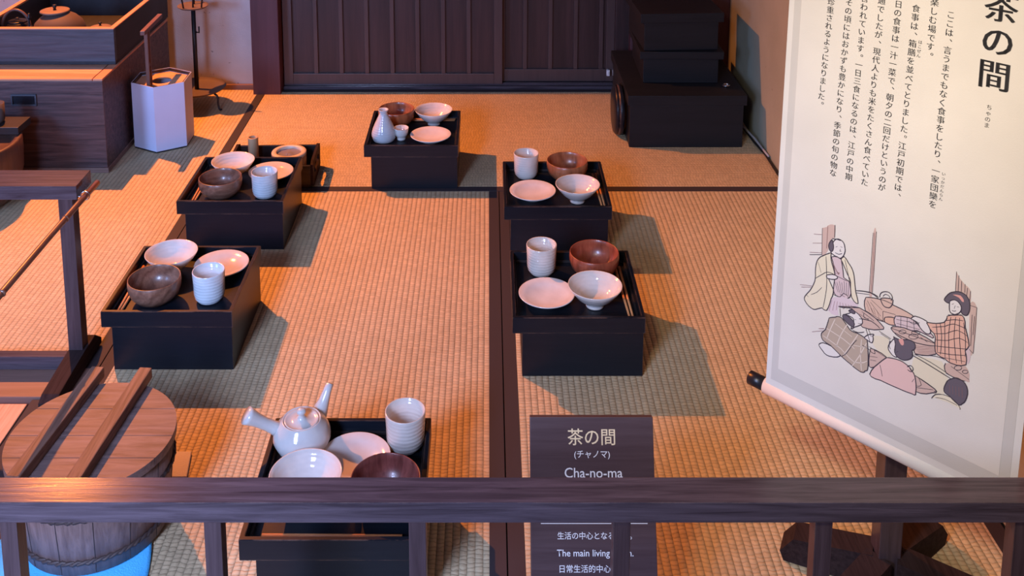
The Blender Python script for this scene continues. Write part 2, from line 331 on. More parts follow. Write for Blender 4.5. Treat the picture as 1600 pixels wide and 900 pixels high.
# ------------------------------------------------------------------ printed drawing and text of the scroll, in metres on the scroll (drawing in tenths of a millimetre)
ART_FILLS = [
 ('paleyellow',0,[(-323,4883),(-94,4946),(-97,4807),(-39,4696),(-123,4601),(-339,4723)]),
 ('paleyellow',0,[(343,4821),(749,4933),(812,4724),(861,4695),(832,4440),(788,4390),(698,4291),(640,4262),(666,4410),(367,4479),(304,4667)]),
 ('wood',0,[(-1312,6394),(-1295,5912),(-1223,5973),(-1186,6074),(-1191,6159),(-1123,6271),(-1099,6301),(-1095,6517),(-1220,6471),(-1229,6446)]),
 ('wood',0,[(-453,6627),(-404,6645),(-402,5596),(-455,5595)]),
 ('wood',0,[(861,6485),(901,6411),(999,6323),(1084,6256),(1088,6053),(1036,6134),(896,6165),(861,6163)]),
 ('wood',0,[(1083,6051),(1191,6034),(1190,5299),(1130,5323),(1110,5599)]),
 ('tan',1,[(-505,5481),(-300,5541),(-56,5536),(243,5498),(253,5428),(-7,5368),(-12,5256),(-238,5184),(-499,5249)]),
 ('peach',1,[(-172,5273),(-17,5330),(-1,5212),(-166,5188)]),
 ('tan',1,[(-261,5544),(-218,5467),(-152,5454),(-91,5494),(-65,5600),(-100,5626),(-238,5581)]),
 ('wood',1,[(-949,5127),(-601,5255),(-228,5130),(-241,5028),(-530,4942),(-590,5066),(-721,5182),(-865,5141)]),
 ('mauve',1,[(-7,5368),(240,5435),(381,5351),(553,5321),(582,5255),(386,5273),(18,5188)]),
 ('wood',1,[(-68,5136),(141,5230),(635,5186),(636,5000),(340,4874),(309,4968),(27,5056)]),
 ('wood',1,[(-373,4637),(-110,4607),(-240,4406),(-379,4312)]),
 ('wood',1,[(365,4506),(677,4429),(646,4346),(383,4241)]),
 ('wood',0,[(820,4940),(1094,5032),(1167,4831),(1113,4779),(831,4786)]),
 ('mauve',1,[(-1125,5946),(-1044,5653),(-1060,5385),(-959,5297),(-774,5365),(-780,5632),(-897,5670),(-957,5969)]),
 ('lavender',0,[(-1083,5223),(-1123,4975),(-940,4977),(-950,5137),(-623,5267),(-772,5333),(-959,5297)]),
 ('cream',1,[(-1130,6020),(-1274,5910),(-1374,5772),(-1391,5557),(-1393,5401),(-1474,5191),(-1555,5056),(-1539,4962),(-1435,4895),(-1347,4904),(-1242,4978),(-1155,4968),(-1092,5197),(-1060,5385),(-1155,5543),(-1074,5619),(-1057,5691),(-1107,5823),(-1136,5942)]),
 ('cream',1,[(-957,5969),(-908,6035),(-830,5954),(-752,5857),(-711,5703),(-678,5502),(-626,5320),(-744,5388),(-774,5634),(-828,5741)]),
 ('skin',1,[(-1109,6211),(-1144,6090),(-1125,6011),(-1021,5987),(-958,5994),(-906,6096),(-908,6202),(-955,6291),(-1060,6290)]),
 ('hair',1,[(-1133,6256),(-1181,6163),(-1176,6078),(-1135,6040),(-1102,6096),(-1107,6180)]),
 ('skin',1,[(-1191,5594),(-1086,5647),(-1001,5638),(-1040,5579),(-1145,5547),(-1188,5551)]),
 ('white',1,[(-1257,4282),(-1185,4360),(-968,4349),(-877,4259),(-1065,4170),(-1176,4207)]),
 ('skin',1,[(-838,5034),(-757,5091),(-678,5158),(-571,5108),(-537,5048),(-553,4976),(-661,4884),(-720,4825),(-678,4985),(-733,5037)]),
 ('hair',1,[(-868,5010),(-817,5033),(-688,4981),(-673,4901),(-713,4872),(-853,4940)]),
 ('hair',1,[(-780,5125),(-710,5177),(-666,5131),(-717,5109)]),
 ('brown',1,[(-1105,4852),(-1156,4618),(-1221,4522),(-1187,4403),(-1055,4375),(-856,4269),(-704,4208),(-512,4147),(-433,4207),(-394,4312),(-436,4748),(-489,4778),(-614,4797),(-740,4805),(-886,4948),(-1001,4913)]),
 ('skin',1,[(-489,4767),(-432,4847),(-334,4902),(-352,4862),(-340,4835),(-354,4743),(-426,4753)]),
 ('mauve',0,[(1054,5574),(1140,5354),(1155,5152),(1114,5081),(1077,5272)]),
 ('salmon',1,[(776,5711),(738,5589),(565,5499),(471,5458),(575,5358),(629,5276),(645,5044),(791,5006),(889,4973),(1105,5050),(1077,5272),(1127,5374),(1049,5649),(990,5818)]),
 ('skin',1,[(241,5422),(297,5501),(469,5496),(483,5463),(552,5347),(483,5289),(381,5351),(340,5413)]),
 ('hair',1,[(712,5957),(763,6065),(850,6146),(964,6180),(1055,6129),(1090,6028),(1081,5896),(1035,5837),(975,5863),(946,5954),(861,5995),(807,5946),(754,5931)]),
 ('skin',1,[(798,5968),(860,6020),(943,5991),(973,5901),(921,5813),(853,5784),(803,5827)]),
 ('rose',0,[(831,6091),(945,6126),(1001,6055),(969,6041),(925,6082)]),
 ('skin',1,[(-29,4934),(-85,4812),(-53,4717),(52,4678),(74,4804),(20,4970)]),
 ('hair',1,[(-16,5009),(81,4999),(203,5054),(315,5052),(330,4950),(288,4904),(306,4818),(226,4712),(102,4680),(21,4752),(25,4891)]),
 ('rose',0,[(69,4993),(129,5034),(155,4951),(111,4925)]),
 ('pink',1,[(-97,4600),(-217,4446),(-357,4176),(-172,4160),(111,4161),(337,4177),(394,4220),(373,4455),(311,4561),(206,4634),(54,4644)]),
 ('cream',0,[(788,4390),(929,4408),(1052,4338),(1067,4292),(889,4308),(698,4291)]),
 ('hair',1,[(863,4669),(952,4752),(1044,4771),(1142,4701),(1155,4523),(1095,4386),(1028,4352),(905,4423),(819,4460),(833,4587)]),
]
ART_LINES = [
 ('line',6,[(-1455,6233),(-1316,6274)]),
 ('line',6,[(-1467,6065),(-1307,6125)]),
 ('line',6,[(-1512,5883),(-1298,5955)]),
 ('line',6,[(-1655,5232),(-1425,5300)]),
 ('line',6,[(-1630,5197),(-1434,5274)]),
 ('ink',9,[(-1510,5840),(-1296,5923)]),
 ('ink',9,[(-1095,6527),(-1091,6304)]),
 ('ink',6,[(-1312,6394),(-1295,5912)]),
 ('line',6,[(-1219,6461),(-1218,6062)]),
 ('ink',6,[(-453,6627),(-454,5585)]),
 ('ink',6,[(-402,6667),(-403,5607)]),
 ('line',5,[(-428,6636),(-425,5608)]),
 ('ink',9,[(-680,5527),(-439,5598),(-296,5567)]),
 ('ink',7,[(-678,5491),(-446,5557)]),
 ('line',8,[(-1274,4581),(-1178,4624)]),
 ('line',6,[(-1390,4473),(-1197,4577)]),
 ('ink',6,[(-1220,5920),(-1193,5637),(-1180,5335),(-1221,4988)]),
 ('ink',5,[(-895,5993),(-818,5745),(-759,5468)]),
 ('ink',6,[(-1379,5462),(-1255,5590),(-1162,5660),(-1044,5653),(-832,5632)]),
 ('ink',5,[(-1449,5135),(-1343,5223),(-1263,5345)]),
 ('ink',4,[(-1352,5770),(-1288,5598)]),
 ('ink',4,[(-1490,5073),(-1535,5098)]),
 ('line',4,[(-1111,5887),(-982,5678)]),
 ('line',4,[(-1100,5843),(-978,5689)]),
 ('line',4,[(-1089,5800),(-975,5699)]),
 ('line',4,[(-1078,5757),(-971,5709)]),
 ('line',4,[(-1067,5714),(-967,5719)]),
 ('line',4,[(-1056,5670),(-964,5729)]),
 ('ink',5,[(-1048,5543),(-975,5378)]),
 ('ink',5,[(-1006,5539),(-945,5379)]),
 ('ink',5,[(-965,5577),(-916,5381)]),
 ('ink',5,[(-923,5573),(-886,5382)]),
 ('ink',5,[(-883,5611),(-857,5384)]),
 ('ink',5,[(-841,5606),(-827,5385)]),
 ('ink',5,[(-801,5644),(-798,5387)]),
 ('line',4,[(-1071,5195),(-1112,4980)]),
 ('line',4,[(-1024,5202),(-1049,5013)]),
 ('line',4,[(-978,5209),(-987,5047)]),
 ('line',4,[(-931,5215),(-925,5080)]),
 ('line',4,[(-885,5222),(-864,5113)]),
 ('line',4,[(-839,5229),(-803,5146)]),
 ('line',4,[(-793,5235),(-742,5179)]),
 ('line',4,[(-748,5242),(-681,5212)]),
 ('ink',6,[(-1067,5306),(-939,5306),(-881,5395),(-784,5360)]),
 ('ink',6,[(-942,5359),(-856,5341)]),
 ('ink',5,[(-1063,6147),(-1032,6172)]),
 ('ink',5,[(-980,6185),(-945,6188)]),
 ('ink',5,[(-978,6143),(-986,6104),(-962,6117)]),
 ('ink',6,[(-1067,6051),(-1004,6043),(-947,6080)]),
 ('ink',8,[(-1133,6271),(-1060,6290),(-997,6292),(-977,6308)]),
 ('ink',10,[(-954,5129),(-601,5255)]),
 ('ink',8,[(-590,5066),(-388,5112),(-242,5049)]),
 ('ink',8,[(-926,5093),(-908,4970)]),
 ('ink',5,[(-557,5210),(-390,5154),(-348,5130)]),
 ('ink',5,[(-595,5150),(-429,5116)]),
 ('ink',5,[(-516,5206),(-511,5123),(-430,5137)]),
 ('ink',8,[(-688,4818),(-595,4816),(-495,4872)]),
 ('ink',9,[(-468,4938),(-384,4739)]),
 ('ink',7,[(-429,4956),(-371,4843)]),
 ('ink',5,[(-670,5021),(-639,5024)]),
 ('ink',5,[(-605,4975),(-544,4997)]),
 ('ink',6,[(-511,4627),(-438,4617),(-355,4591)]),
 ('palebrown',9,[(-999,4876),(-1072,4656),(-1125,4454)]),
 ('palebrown',9,[(-786,4872),(-879,4655),(-949,4402)]),
 ('palebrown',9,[(-593,4785),(-703,4538),(-816,4310)]),
 ('palebrown',9,[(-443,4701),(-549,4413),(-660,4185)]),
 ('palebrown',9,[(-1136,4649),(-832,4588),(-638,4503)]),
 ('palebrown',9,[(-994,4801),(-692,4696)]),
 ('palebrown',9,[(-1192,4491),(-864,4398),(-624,4268),(-414,4390)]),
 ('palebrown',9,[(-662,4557),(-428,4622)]),
 ('palebrown',9,[(-527,4728),(-529,4423),(-493,4178)]),
 ('ink',6,[(-607,4680),(-683,4548),(-776,4350),(-856,4269)]),
 ('ink',6,[(-400,4657),(-113,4597)]),
 ('ink',5,[(-389,4489),(-250,4533)]),
 ('ink',5,[(-365,4435),(-265,4461)]),
 ('ink',6,[(-375,4582),(-293,4577),(-318,4652)]),
 ('ink',8,[(-276,5578),(-268,5650),(-195,5713),(-113,5715),(-76,5650),(-98,5600)]),
 ('ink',6,[(-227,5613),(-192,5668),(-128,5663),(-113,5634)]),
 ('ink',6,[(-300,5541),(-198,5557),(-57,5549)]),
 ('ink',8,[(-655,5535),(-434,5594),(-300,5541)]),
 ('ink',6,[(-211,5366),(-199,5187)]),
 ('ink',6,[(-491,5252),(-200,5200)]),
 ('ink',5,[(-476,5438),(-346,5246)]),
 ('ink',5,[(-423,5433),(-243,5264)]),
 ('ink',5,[(-413,5479),(-225,5381)]),
 ('ink',6,[(-211,5366),(-8,5394)]),
 ('line',4,[(-487,5393),(-426,5267)]),
 ('line',4,[(-428,5374),(-373,5251)]),
 ('line',4,[(-369,5355),(-319,5236)]),
 ('line',4,[(-310,5336),(-266,5221)]),
 ('ink',6,[(834,5723),(821,5416),(864,4988)]),
 ('ink',6,[(902,5753),(904,5402),(968,5011)]),
 ('ink',6,[(959,5765),(985,5413),(1043,5034)]),
 ('ink',6,[(681,5551),(720,5344),(722,5040)]),
 ('ink',6,[(748,5607),(768,5339),(795,5021)]),
 ('ink',6,[(624,5512),(655,5314),(673,5057)]),
 ('ink',6,[(1021,5715),(1068,5451),(1084,5171)]),
 ('ink',6,[(748,5620),(883,5700),(1019,5740)]),
 ('ink',6,[(570,5435),(754,5531),(888,5630),(1074,5622)]),
 ('ink',6,[(600,5343),(785,5426),(940,5549),(1093,5514)]),
 ('ink',6,[(631,5250),(816,5322),(972,5433),(1101,5414)]),
 ('ink',6,[(638,5147),(847,5218),(1097,5308)]),
 ('ink',6,[(669,5055),(878,5114),(1082,5196)]),
 ('ink',6,[(791,5019),(1090,5095)]),
 ('ink',5,[(831,5933),(860,5955)]),
 ('ink',5,[(908,5925),(940,5933)]),
 ('ink',6,[(838,5837),(868,5835),(899,5856)]),
 ('ink',5,[(882,5934),(870,5877)]),
 ('ink',6,[(786,5741),(878,5769),(978,5825)]),
 ('ink',6,[(861,6485),(868,6166)]),
 ('ink',6,[(899,6436),(906,6182)]),
 ('ink',6,[(946,6365),(952,6188)]),
 ('ink',6,[(998,6336),(1004,6197)]),
 ('ink',6,[(1036,6288),(1034,6159)]),
 ('ink',6,[(1084,6256),(1080,6101)]),
 ('ink',6,[(1191,6034),(1195,5288)]),
 ('ink',6,[(1090,6028),(1191,6034)]),
 ('ink',6,[(1130,5323),(1196,5276)]),
 ('ink',6,[(1134,5893),(1139,5612)]),
 ('ink',6,[(1169,5883),(1169,5574)]),
 ('ink',6,[(1143,5614),(1149,5384)]),
 ('ink',5,[(9,5320),(329,5394)]),
 ('ink',5,[(19,5256),(384,5312)]),
 ('ink',5,[(79,5405),(88,5206)]),
 ('ink',5,[(178,5435),(187,5223)]),
 ('ink',5,[(277,5438),(302,5248)]),
 ('ink',5,[(376,5428),(282,5360),(206,5380)]),
 ('ink',8,[(-68,5136),(635,5186)]),
 ('ink',8,[(-1,5084),(339,5063),(626,5142)]),
 ('ink',5,[(175,5177),(161,5148),(123,5121),(85,5113),(67,5129),(82,5158),(119,5185),(158,5193),(175,5177)]),
 ('ink',5,[(368,5184),(349,5144),(299,5108),(247,5097),(224,5118),(243,5158),(293,5194),(345,5205),(368,5184)]),
 ('ink',5,[(390,5261),(373,5226),(330,5195),(285,5186),(265,5204),(282,5239),(325,5270),(370,5279),(390,5261)]),
 ('ink',7,[(405,5187),(516,5158)]),
 ('line',4,[(331,5005),(628,5116)]),
 ('line',4,[(345,4982),(630,5093)]),
 ('line',4,[(359,4959),(631,5070)]),
 ('line',4,[(373,4935),(633,5046)]),
 ('line',4,[(387,4912),(635,5023)]),
 ('ink',9,[(281,4833),(517,4796),(907,4717)]),
 ('ink',6,[(341,4861),(587,4843),(880,4770)]),
 ('ink',6,[(329,4855),(650,4979),(793,4981)]),
 ('ink',8,[(-252,4998),(-55,4950)]),
 ('ink',6,[(-224,4969),(-67,4931)]),
 ('ink',8,[(234,4593),(281,4642),(328,4610),(300,4542),(242,4555)]),
 ('ink',7,[(258,4617),(299,4556)]),
 ('ink',5,[(-202,4425),(-170,4329),(-151,4240)]),
 ('ink',5,[(324,4376),(356,4447)]),
 ('ink',8,[(808,4935),(832,4773),(1113,4779)]),
 ('ink',6,[(892,4922),(1167,4831)]),
 ('ink',5,[(1050,4972),(1036,4938),(999,4909),(960,4901),(942,4919),(956,4953),(993,4982),(1032,4990),(1050,4972)]),
 ('ink',5,[(1142,4950),(1132,4925),(1104,4903),(1075,4898),(1062,4911),(1072,4936),(1100,4958),(1129,4964),(1142,4950)]),
 ('ink',5,[(415,4503),(471,4395),(401,4346)]),
 ('ink',8,[(370,4508),(677,4429),(668,4384)]),
 ('ink',6,[(390,4314),(654,4404)]),
 ('ink',8,[(641,4249),(695,4344),(788,4390)]),
 ('ink',6,[(788,4390),(929,4408),(1058,4327),(1068,4279)]),
 ('ink',5,[(698,4291),(839,4336),(1030,4326)]),
 ('ink',6,[(-66,4917),(-73,4818),(-44,4776)]),
 ('ink',5,[(6,4786),(31,4798)]),
 ('ink',5,[(46,4763),(75,4791)]),
 ('line',4,[(892,4603),(905,4476)]),
 ('line',4,[(938,4615),(953,4479)]),
 ('line',4,[(984,4628),(1000,4481)]),
 ('line',4,[(1030,4640),(1046,4483)]),
 ('line',4,[(1076,4652),(1093,4486)]),
]
TEXT_COLUMNS = [
    ('ここは、言うまでもなく食事をしたり、一家団欒を', [0.0488, 1.0427], [0.0431, 0.7413], 22),
    ('楽しむ場です。', [0.024, 1.0569], [0.0223, 0.9879], 5),
    ('食事は、箱膳を並べてとりました。江戸初期では、', [-0.0027, 1.0421], [-0.0111, 0.7507], 21),
    ('日の食事は一汁一菜で、朝夕の二回だけというのが', [-0.0298, 1.0434], [-0.037, 0.742], 22),
    ('通でしたが、現代人よりも米をたくさん食べていた', [-0.0564, 1.0438], [-0.0652, 0.7414], 22),
    ('言われています。一日三食になるのは、江戸の中期', [-0.0835, 1.0419], [-0.0917, 0.7419], 22),
    ('その頃にはおかずも豊かになり、季節の旬の物な', [-0.1084, 1.0309], [-0.1187, 0.7399], 21),
    ('珍重されるようになりました。', [-0.1386, 1.0258], [-0.1464, 0.8644], 12),
]
BIG_TEXT = [
    ('茶の間', [0.1175, 1.0652], [0.1157, 0.9633], 2, 0.0475),
    ('はこぜん', [0.0072, 0.9918], [0.0058, 0.97], 3, 0.0065),
    ('いっかだんらん', [0.0562, 0.7953], [0.0546, 0.7545], 6, 0.0062),
    ('ちゃのま', [0.1127, 0.9167], [0.1114, 0.8888], 3, 0.0085),
]

# ------------------------------------------------------------------ the room
def struct(name, bm, m, parent=None, smooth=False): 
    o = obj(name, bm, m, parent, smooth)
    if not parent: o['kind'] = 'structure'
    return o
b = NB(); box(b, -2.6, 1.12, -0.6, 4.2, -0.16, -0.055); struct('floor', b, M['sill'])

HW = 0.032
def tatami_mat(label, x0, x1, y0, y1, along='y'):
    """local Y runs along the mat's long side; cloth edging on the two long sides"""
    cx, cy = (x0 + x1) / 2, (y0 + y1) / 2
    L, W = ((y1 - y0), (x1 - x0)) if along == 'y' else ((x1 - x0), (y1 - y0))
    t = thing('tatami_mat', label, 'tatami mat', (cx, cy, -0.055), 0 if along == 'y' else PI / 2, 'tatami mats on the floor')
    t['kind'] = 'structure'
    g = 0.0012
    b = NB(); box(b, -W / 2 + HW, W / 2 - HW, -L / 2 + g, L / 2 - g, 0, 0.055); obj('rush_cover', b, M['tatami'], t)
    for s in (-1, 1):
        b = NB(); xa, xb = (W / 2 - HW, W / 2 - g) if s > 0 else (-W / 2 + g, -W / 2 + HW)
        box(b, xa, xb, -L / 2 + g, L / 2 - g, 0, 0.0556, 0.0007); obj('cloth_edging', b, M['heri'], t)
    return t
tatami_mat('tatami mat lying crosswise in front of the dark sliding doors', -0.90, 0.955, 3.062, 3.985, 'x')
tatami_mat('tatami mat running lengthwise under the teapot table and the middle of the room', -0.90, 0.034, 1.23, 3.062)
tatami_mat('tatami mat running lengthwise below the hanging scroll beside the right wall', 0.034, 0.955, 1.23, 3.062)
tatami_mat('brightly lit tatami mat under the chest and the paper lantern', -1.835, -0.90, 2.150, 3.985)
b = NB(); box(b, -2.5, -1.835, 2.15, 3.985, -0.05, -0.002); struct('floor_side', b, M['floorboard'])
b = NB(); box(b, -2.5, -0.905, 2.045, 2.148, -0.05, 0.004, 0.002); struct('trim_1', b, M['sill'])
b = NB(); box(b, -2.5, -1.01, -0.4, 2.028, -0.05, 0.0, 0.002); struct('floor_left', b, M['floorboard'])
b = NB(); box(b, -1.005, -0.90, -0.4, 2.04, -0.05, 0.001, 0.001); struct('trim_2', b, M['heri'])
b = NB(); box(b, -0.9, 1.0, -0.4, 1.228, -0.05, -0.001); struct('floor_front', b, M['sill'])
# walls
b = NB(); box(b, -2.6, -0.93, 3.99, 4.10, -0.05, 2.6); struct('wall_back', b, M['plaster_grey'])
b = NB(); box(b, -0.93, 1.1, 4.06, 4.12, -0.05, 2.6); struct('wall_rear', b, M['door_panel'])
b = NB(); box(b, 0.965, 1.06, 0.2, 4.06, -0.05, 2.6); struct('wall_right', b, M['plaster_olive'])
b = NB(); box(b, -2.6, -2.5, -0.4, 4.1, -0.05, 2.6); struct('wall_left', b, M['plaster_grey'])
b = NB(); box(b, -0.945, -0.835, 3.925, 4.06, -0.05, 2.6, 0.003); struct('trim_3', b, M['pillar'])
b = NB(); box(b, -1.9, -0.945, 3.978, 3.992, 0.0, 0.022, 0.002); struct('trim_4', b, M['sill'])
b = NB(); box(b, -0.835, 0.965, 3.985, 4.06, -0.05, 0.012, 0.001); box(b, -0.835, 0.965, 4.0, 4.012, 0.012, 0.022, 0.001); struct('trim_5', b, M['brown_dark'])
b = NB(); box(b, 0.57, 0.965, 3.95, 4.055, 0, 2.6, 0.003); struct('trim_6', b, M['pillar'])
b = NB(); box(b, -0.835, 0.57, 3.98, 4.06, 1.78, 1.9, 0.003); struct('trim_7', b, M['brown_dark'])

def sliding_door(n, x0, x1, y, battens, rail_h):
    r = bpy.data.objects.new('door_%d' % n, None); COL.objects.link(r); r['kind'] = 'structure'; r.location = (0, y, 0.022)
    H = 1.75
    b = NB(); box(b, x0 + 0.02, x1 - 0.02, 0.012, 0.02, 0.01, H); obj('panel_boards', b, M['door_panel'], r)
    b = NB(); box(b, x0, x0 + 0.037, 0, 0.028, 0, H, 0.0015); obj('side_stile', b, M['door_frame'], r)
    b = NB(); box(b, x1 - 0.034, x1, 0, 0.028, 0, H, 0.0015); obj('side_stile', b, M['door_frame'], r)
    b = NB(); box(b, x0 + 0.037, x1 - 0.034, 0.001, 0.027, 0, rail_h, 0.0015); obj('bottom_rail', b, M['door_frame'], r)
    for x in battens:
        b = NB(); box(b, x - 0.0085, x + 0.0085, 0.002, 0.014, rail_h, H, 0.002); obj('batten', b, M['door_frame'], r)
    return r
sliding_door(1, -0.831, 0.057, 3.987, [-0.700 + 0.1035 * i for i in range(7)], 0.044)
d2 = sliding_door(2, 0.03, 0.515, 4.018, [0.150 + 0.1035 * i for i in range(4)], 0.052)
b = NB(); box(b, 0.515, 0.575, 4.0, 4.05, 0.0, 1.8, 0.002); struct('trim_8', b, M['door_panel'])
for x, lab in ((0.488, 'left one of two small white tabs low on the dark door edge'), (0.513, 'right one of two small white tabs low on the dark door edge')):
    b = NB(); box(b, x - 0.0065, x + 0.0065, 3.988, 3.9995, 0.055, 0.080, 0.002); box(b, x - 0.003, x + 0.003, 3.9855, 3.989, 0.060, 0.075, 0.001)
    box(b, x - 0.003, x + 0.003, 3.999, 4.019, 0.060, 0.075)
    tag(obj('white_tab', b, M['white_plastic']), lab, 'tab', 'white tabs on the door')

# ------------------------------------------------------------------ meal box tables and tableware
ZT = 0.1205   # inner floor of each tray
def meal_box(label, x0, y0, rz=0.0, body_dx=(0.022, 0.003)):
    t = thing('box_meal_table', label, 'box table', (x0 + 0.15, y0 + 0.15, 0), rz, 'black lacquered box tables with dishes')
    b = NB(); box(b, -0.15 + body_dx[0], 0.15 - body_dx[1], -0.146, 0.142, 0.0005, 0.109, 0.0015); obj('box_body', b, M['lacquer'], t)
    b = NB(); openbox(b, -0.15, 0.15, -0.15, 0.15, 0.109, 0.148, 0.0085, ZT - 0.109, 0.0009); obj('tray_lid', b, M['lacquer'], t)
    b = NB()
    for s in (-1, 1): box(b, s * 0.1385 - 0.0025, s * 0.1385 + 0.0025, -0.141, 0.141, ZT + 0.0002, ZT + 0.007, 0.001)
    for s in (-1, 1): box(b, -0.1355, 0.1355, s * 0.1385 - 0.0025, s * 0.1385 + 0.0025, ZT + 0.0002, ZT + 0.007, 0.001)
    obj('inner_rim', b, M['lacquer_worn'], t)
    return t
def wooden_bowl(m):
    b = NB(); lathe(b, [(0, 0.003), (0.024, 0.003), (0.025, 0), (0.029, 0), (0.030, 0.004), (0.044, 0.010), (0.055, 0.022), (0.0605, 0.036), (0.0615, 0.048), (0.0605, 0.060), (0.0595, 0.0612), (0.0580, 0.060), (0.0585, 0.048), (0.057, 0.036), (0.051, 0.023), (0.038, 0.012), (0.018, 0.007), (0, 0.0065)], 56)
    return obj('wooden_bowl', b, m, smooth=True)
def flared_bowl(m):
    b = NB(); lathe(b, [(0, 0.004), (0.017, 0.004), (0.018, 0), (0.021, 0), (0.0215, 0.003), (0.020, 0.009), (0.030, 0.014), (0.045, 0.027), (0.056, 0.041), (0.0635, 0.0525), (0.0632, 0.0538), (0.0615, 0.0532), (0.053, 0.041), (0.042, 0.029), (0.028, 0.018), (0.012, 0.013), (0, 0.0125)], 56, wob=0.006)
    return obj('flared_bowl', b, m, smooth=True)
def plate(m):
    b = NB(); lathe(b, [(0, 0.003), (0.028, 0.003), (0.029, 0), (0.032, 0), (0.033, 0.004), (0.050, 0.010), (0.0665, 0.0205), (0.0665, 0.022), (0.065, 0.0225), (0.050, 0.0145), (0.034, 0.009), (0.015, 0.0072), (0, 0.007)], 56, wob=0.004)
    return obj('plate', b, m, smooth=True)
def cup(m):
    b = NB(); lathe(b, [(0, 0.003), (0.022, 0.003), (0.023, 0), (0.0265, 0.0005), (0.029, 0.004), (0.034, 0.011), (0.036, 0.022), (0.0365, 0.045), (0.0378, 0.074), (0.0372, 0.0758), (0.0352, 0.075), (0.0335, 0.045), (0.0325, 0.022), (0.028, 0.011), (0.015, 0.007), (0, 0.0065)], 56, wob=0.005)
    return obj('teacup', b, m, smooth=True)
PROTO = {}
def dish(kind, m, x, y, label, group, z=ZT + 0.0008, rz=0.0, tilt=None):
    key = (kind, m)
    if key not in PROTO:
        o = {'bowl': wooden_bowl, 'flared': flared_bowl, 'plate': plate, 'cup': cup}[kind](M[m]); PROTO[key] = o
    else: o = PROTO[key].copy(); COL.objects.link(o)
    o.location = (x, y, z); o.rotation_euler = (0, 0, rz)
    if tilt: o.rotation_euler = (tilt[0], tilt[1], rz)
    cat = {'bowl': 'bowl', 'flared': 'bowl', 'plate': 'plate', 'cup': 'cup'}[kind]
    return tag(o, label, cat, group)
def chopstick(x, y, rz, label, length=0.225):
    b = NB(); tube(b, [(0, -length / 2, 0.0045), (0, 0, 0.0045), (0, length / 2, 0.0045)], [0.0024, 0.0032, 0.0038], 8)
    o = obj('chopstick', b, M['chop'], smooth=True); o.location = (x, y, ZT + 0.0006); o.rotation_euler = (0, 0, rz)
    return tag(o, label, 'chopstick', 'wooden chopsticks in the trays')
GB, GF, GP, GC = 'turned wooden bowls', 'white flared rice bowls', 'white plates', 'straight sided teacups'

# far table, before the doors
meal_box('black box table nearest the sliding doors, carrying a sake bottle', -0.396, 3.075)
dish('bowl', 'bowl_wood', -0.312, 3.307, 'orange brown wooden bowl behind the white sake bottle', GB)
dish('flared', 'glaze_white', -0.186, 3.318, 'white flared bowl on the sake bottle tray', GF)
dish('plate', 'glaze_plate', -0.189, 3.180, 'white plate on the sake bottle tray', GP)
t = thing('sake_bottle', 'pale blue white sake bottle with narrow neck', 'bottle', (-0.343, 3.181, ZT + 0.0008))
b = NB(); lathe(b, [(0, 0.002), (0.027, 0.002), (0.029, 0), (0.0335, 0.001), (0.037, 0.007), (0.0398, 0.018), (0.0395, 0.028), (0.036, 0.041), (0.029, 0.058), (0.021, 0.075), (0.0150, 0.088), (0.0125, 0.094), (0.0128, 0.098), (0.0170, 0.105), (0.0172, 0.1062), (0.0160, 0.1068), (0.0125, 0.1045), (0.0095, 0.098), (0.009, 0.092), (0.012, 0.085), (0, 0.083)], 56)
obj('bottle_body', b, M['glaze_bottle'], t, True)
b = NB(); lathe(b, [(0, 0.004), (0.010, 0.004), (0.011, 0), (0.014, 0), (0.0145, 0.006), (0.013, 0.009), (0.018, 0.013), (0.022, 0.022), (0.0245, 0.040), (0.024, 0.041), (0.0228, 0.0402), (0.020, 0.022), (0.013, 0.014), (0, 0.013)], 40)
o = obj('sake_cup', b, M['glaze_white'], smooth=True); o.location = (-0.286, 3.188, ZT + 0.0008); tag(o, 'small white footed sake cup beside the sake bottle', 'cup')
chopstick(-0.226, 3.350, PI / 2 + 0.02, 'chopstick at the rear of the sake bottle tray, the one nearer the doors')
chopstick(-0.228, 3.341, PI / 2 - 0.01, 'chopstick at the rear of the sake bottle tray, the one nearer the dishes')

# left row, rear
meal_box('black box table in the left row, just in front of the tobacco tray', -0.876, 2.690, 0.0)
dish('flared', 'glaze_white', -0.768, 2.905, 'white flared bowl on the left row tray before the tobacco tray', GF)
dish('plate', 'glaze_plate', -0.654, 2.900, 'white plate behind the teacup, on the left row tray before the tobacco tray', GP)
dish('bowl', 'bowl_wood_dark', -0.773, 2.776, 'brown wooden bowl on the left row tray before the tobacco tray', GB, rz=0.6)
dish('cup', 'glaze_cup', -0.646, 2.780, 'pale blue teacup on the left row tray before the tobacco tray', GC)
chopstick(-0.848, 2.815, 0.03, 'left one of the chopstick pair on the rear left row tray')
chopstick(-0.839, 2.813, 0.01, 'right one of the chopstick pair on the rear left row tray')
# left row, front
meal_box('black box table in the left row, nearest the wooden tub', -0.884, 2.143, 0.0)
dish('flared', 'glaze_white', -0.788, 2.363, 'white flared bowl on the left row tray nearest the tub', GF)
dish('plate', 'glaze_plate', -0.665, 2.366, 'white plate behind the teacup, on the left row tray nearest the tub', GP)
dish('bowl', 'bowl_wood_dark', -0.788, 2.232, 'walnut brown wooden bowl on the left row tray nearest the tub', GB, rz=2.1)
dish('cup', 'glaze_cup', -0.661, 2.238, 'pale blue teacup on the left row tray nearest the tub', GC, rz=1)
chopstick(-0.862, 2.268, 0.03, 'left one of the chopstick pair on the front left row tray')
chopstick(-0.853, 2.266, 0.01, 'right one of the chopstick pair on the front left row tray')
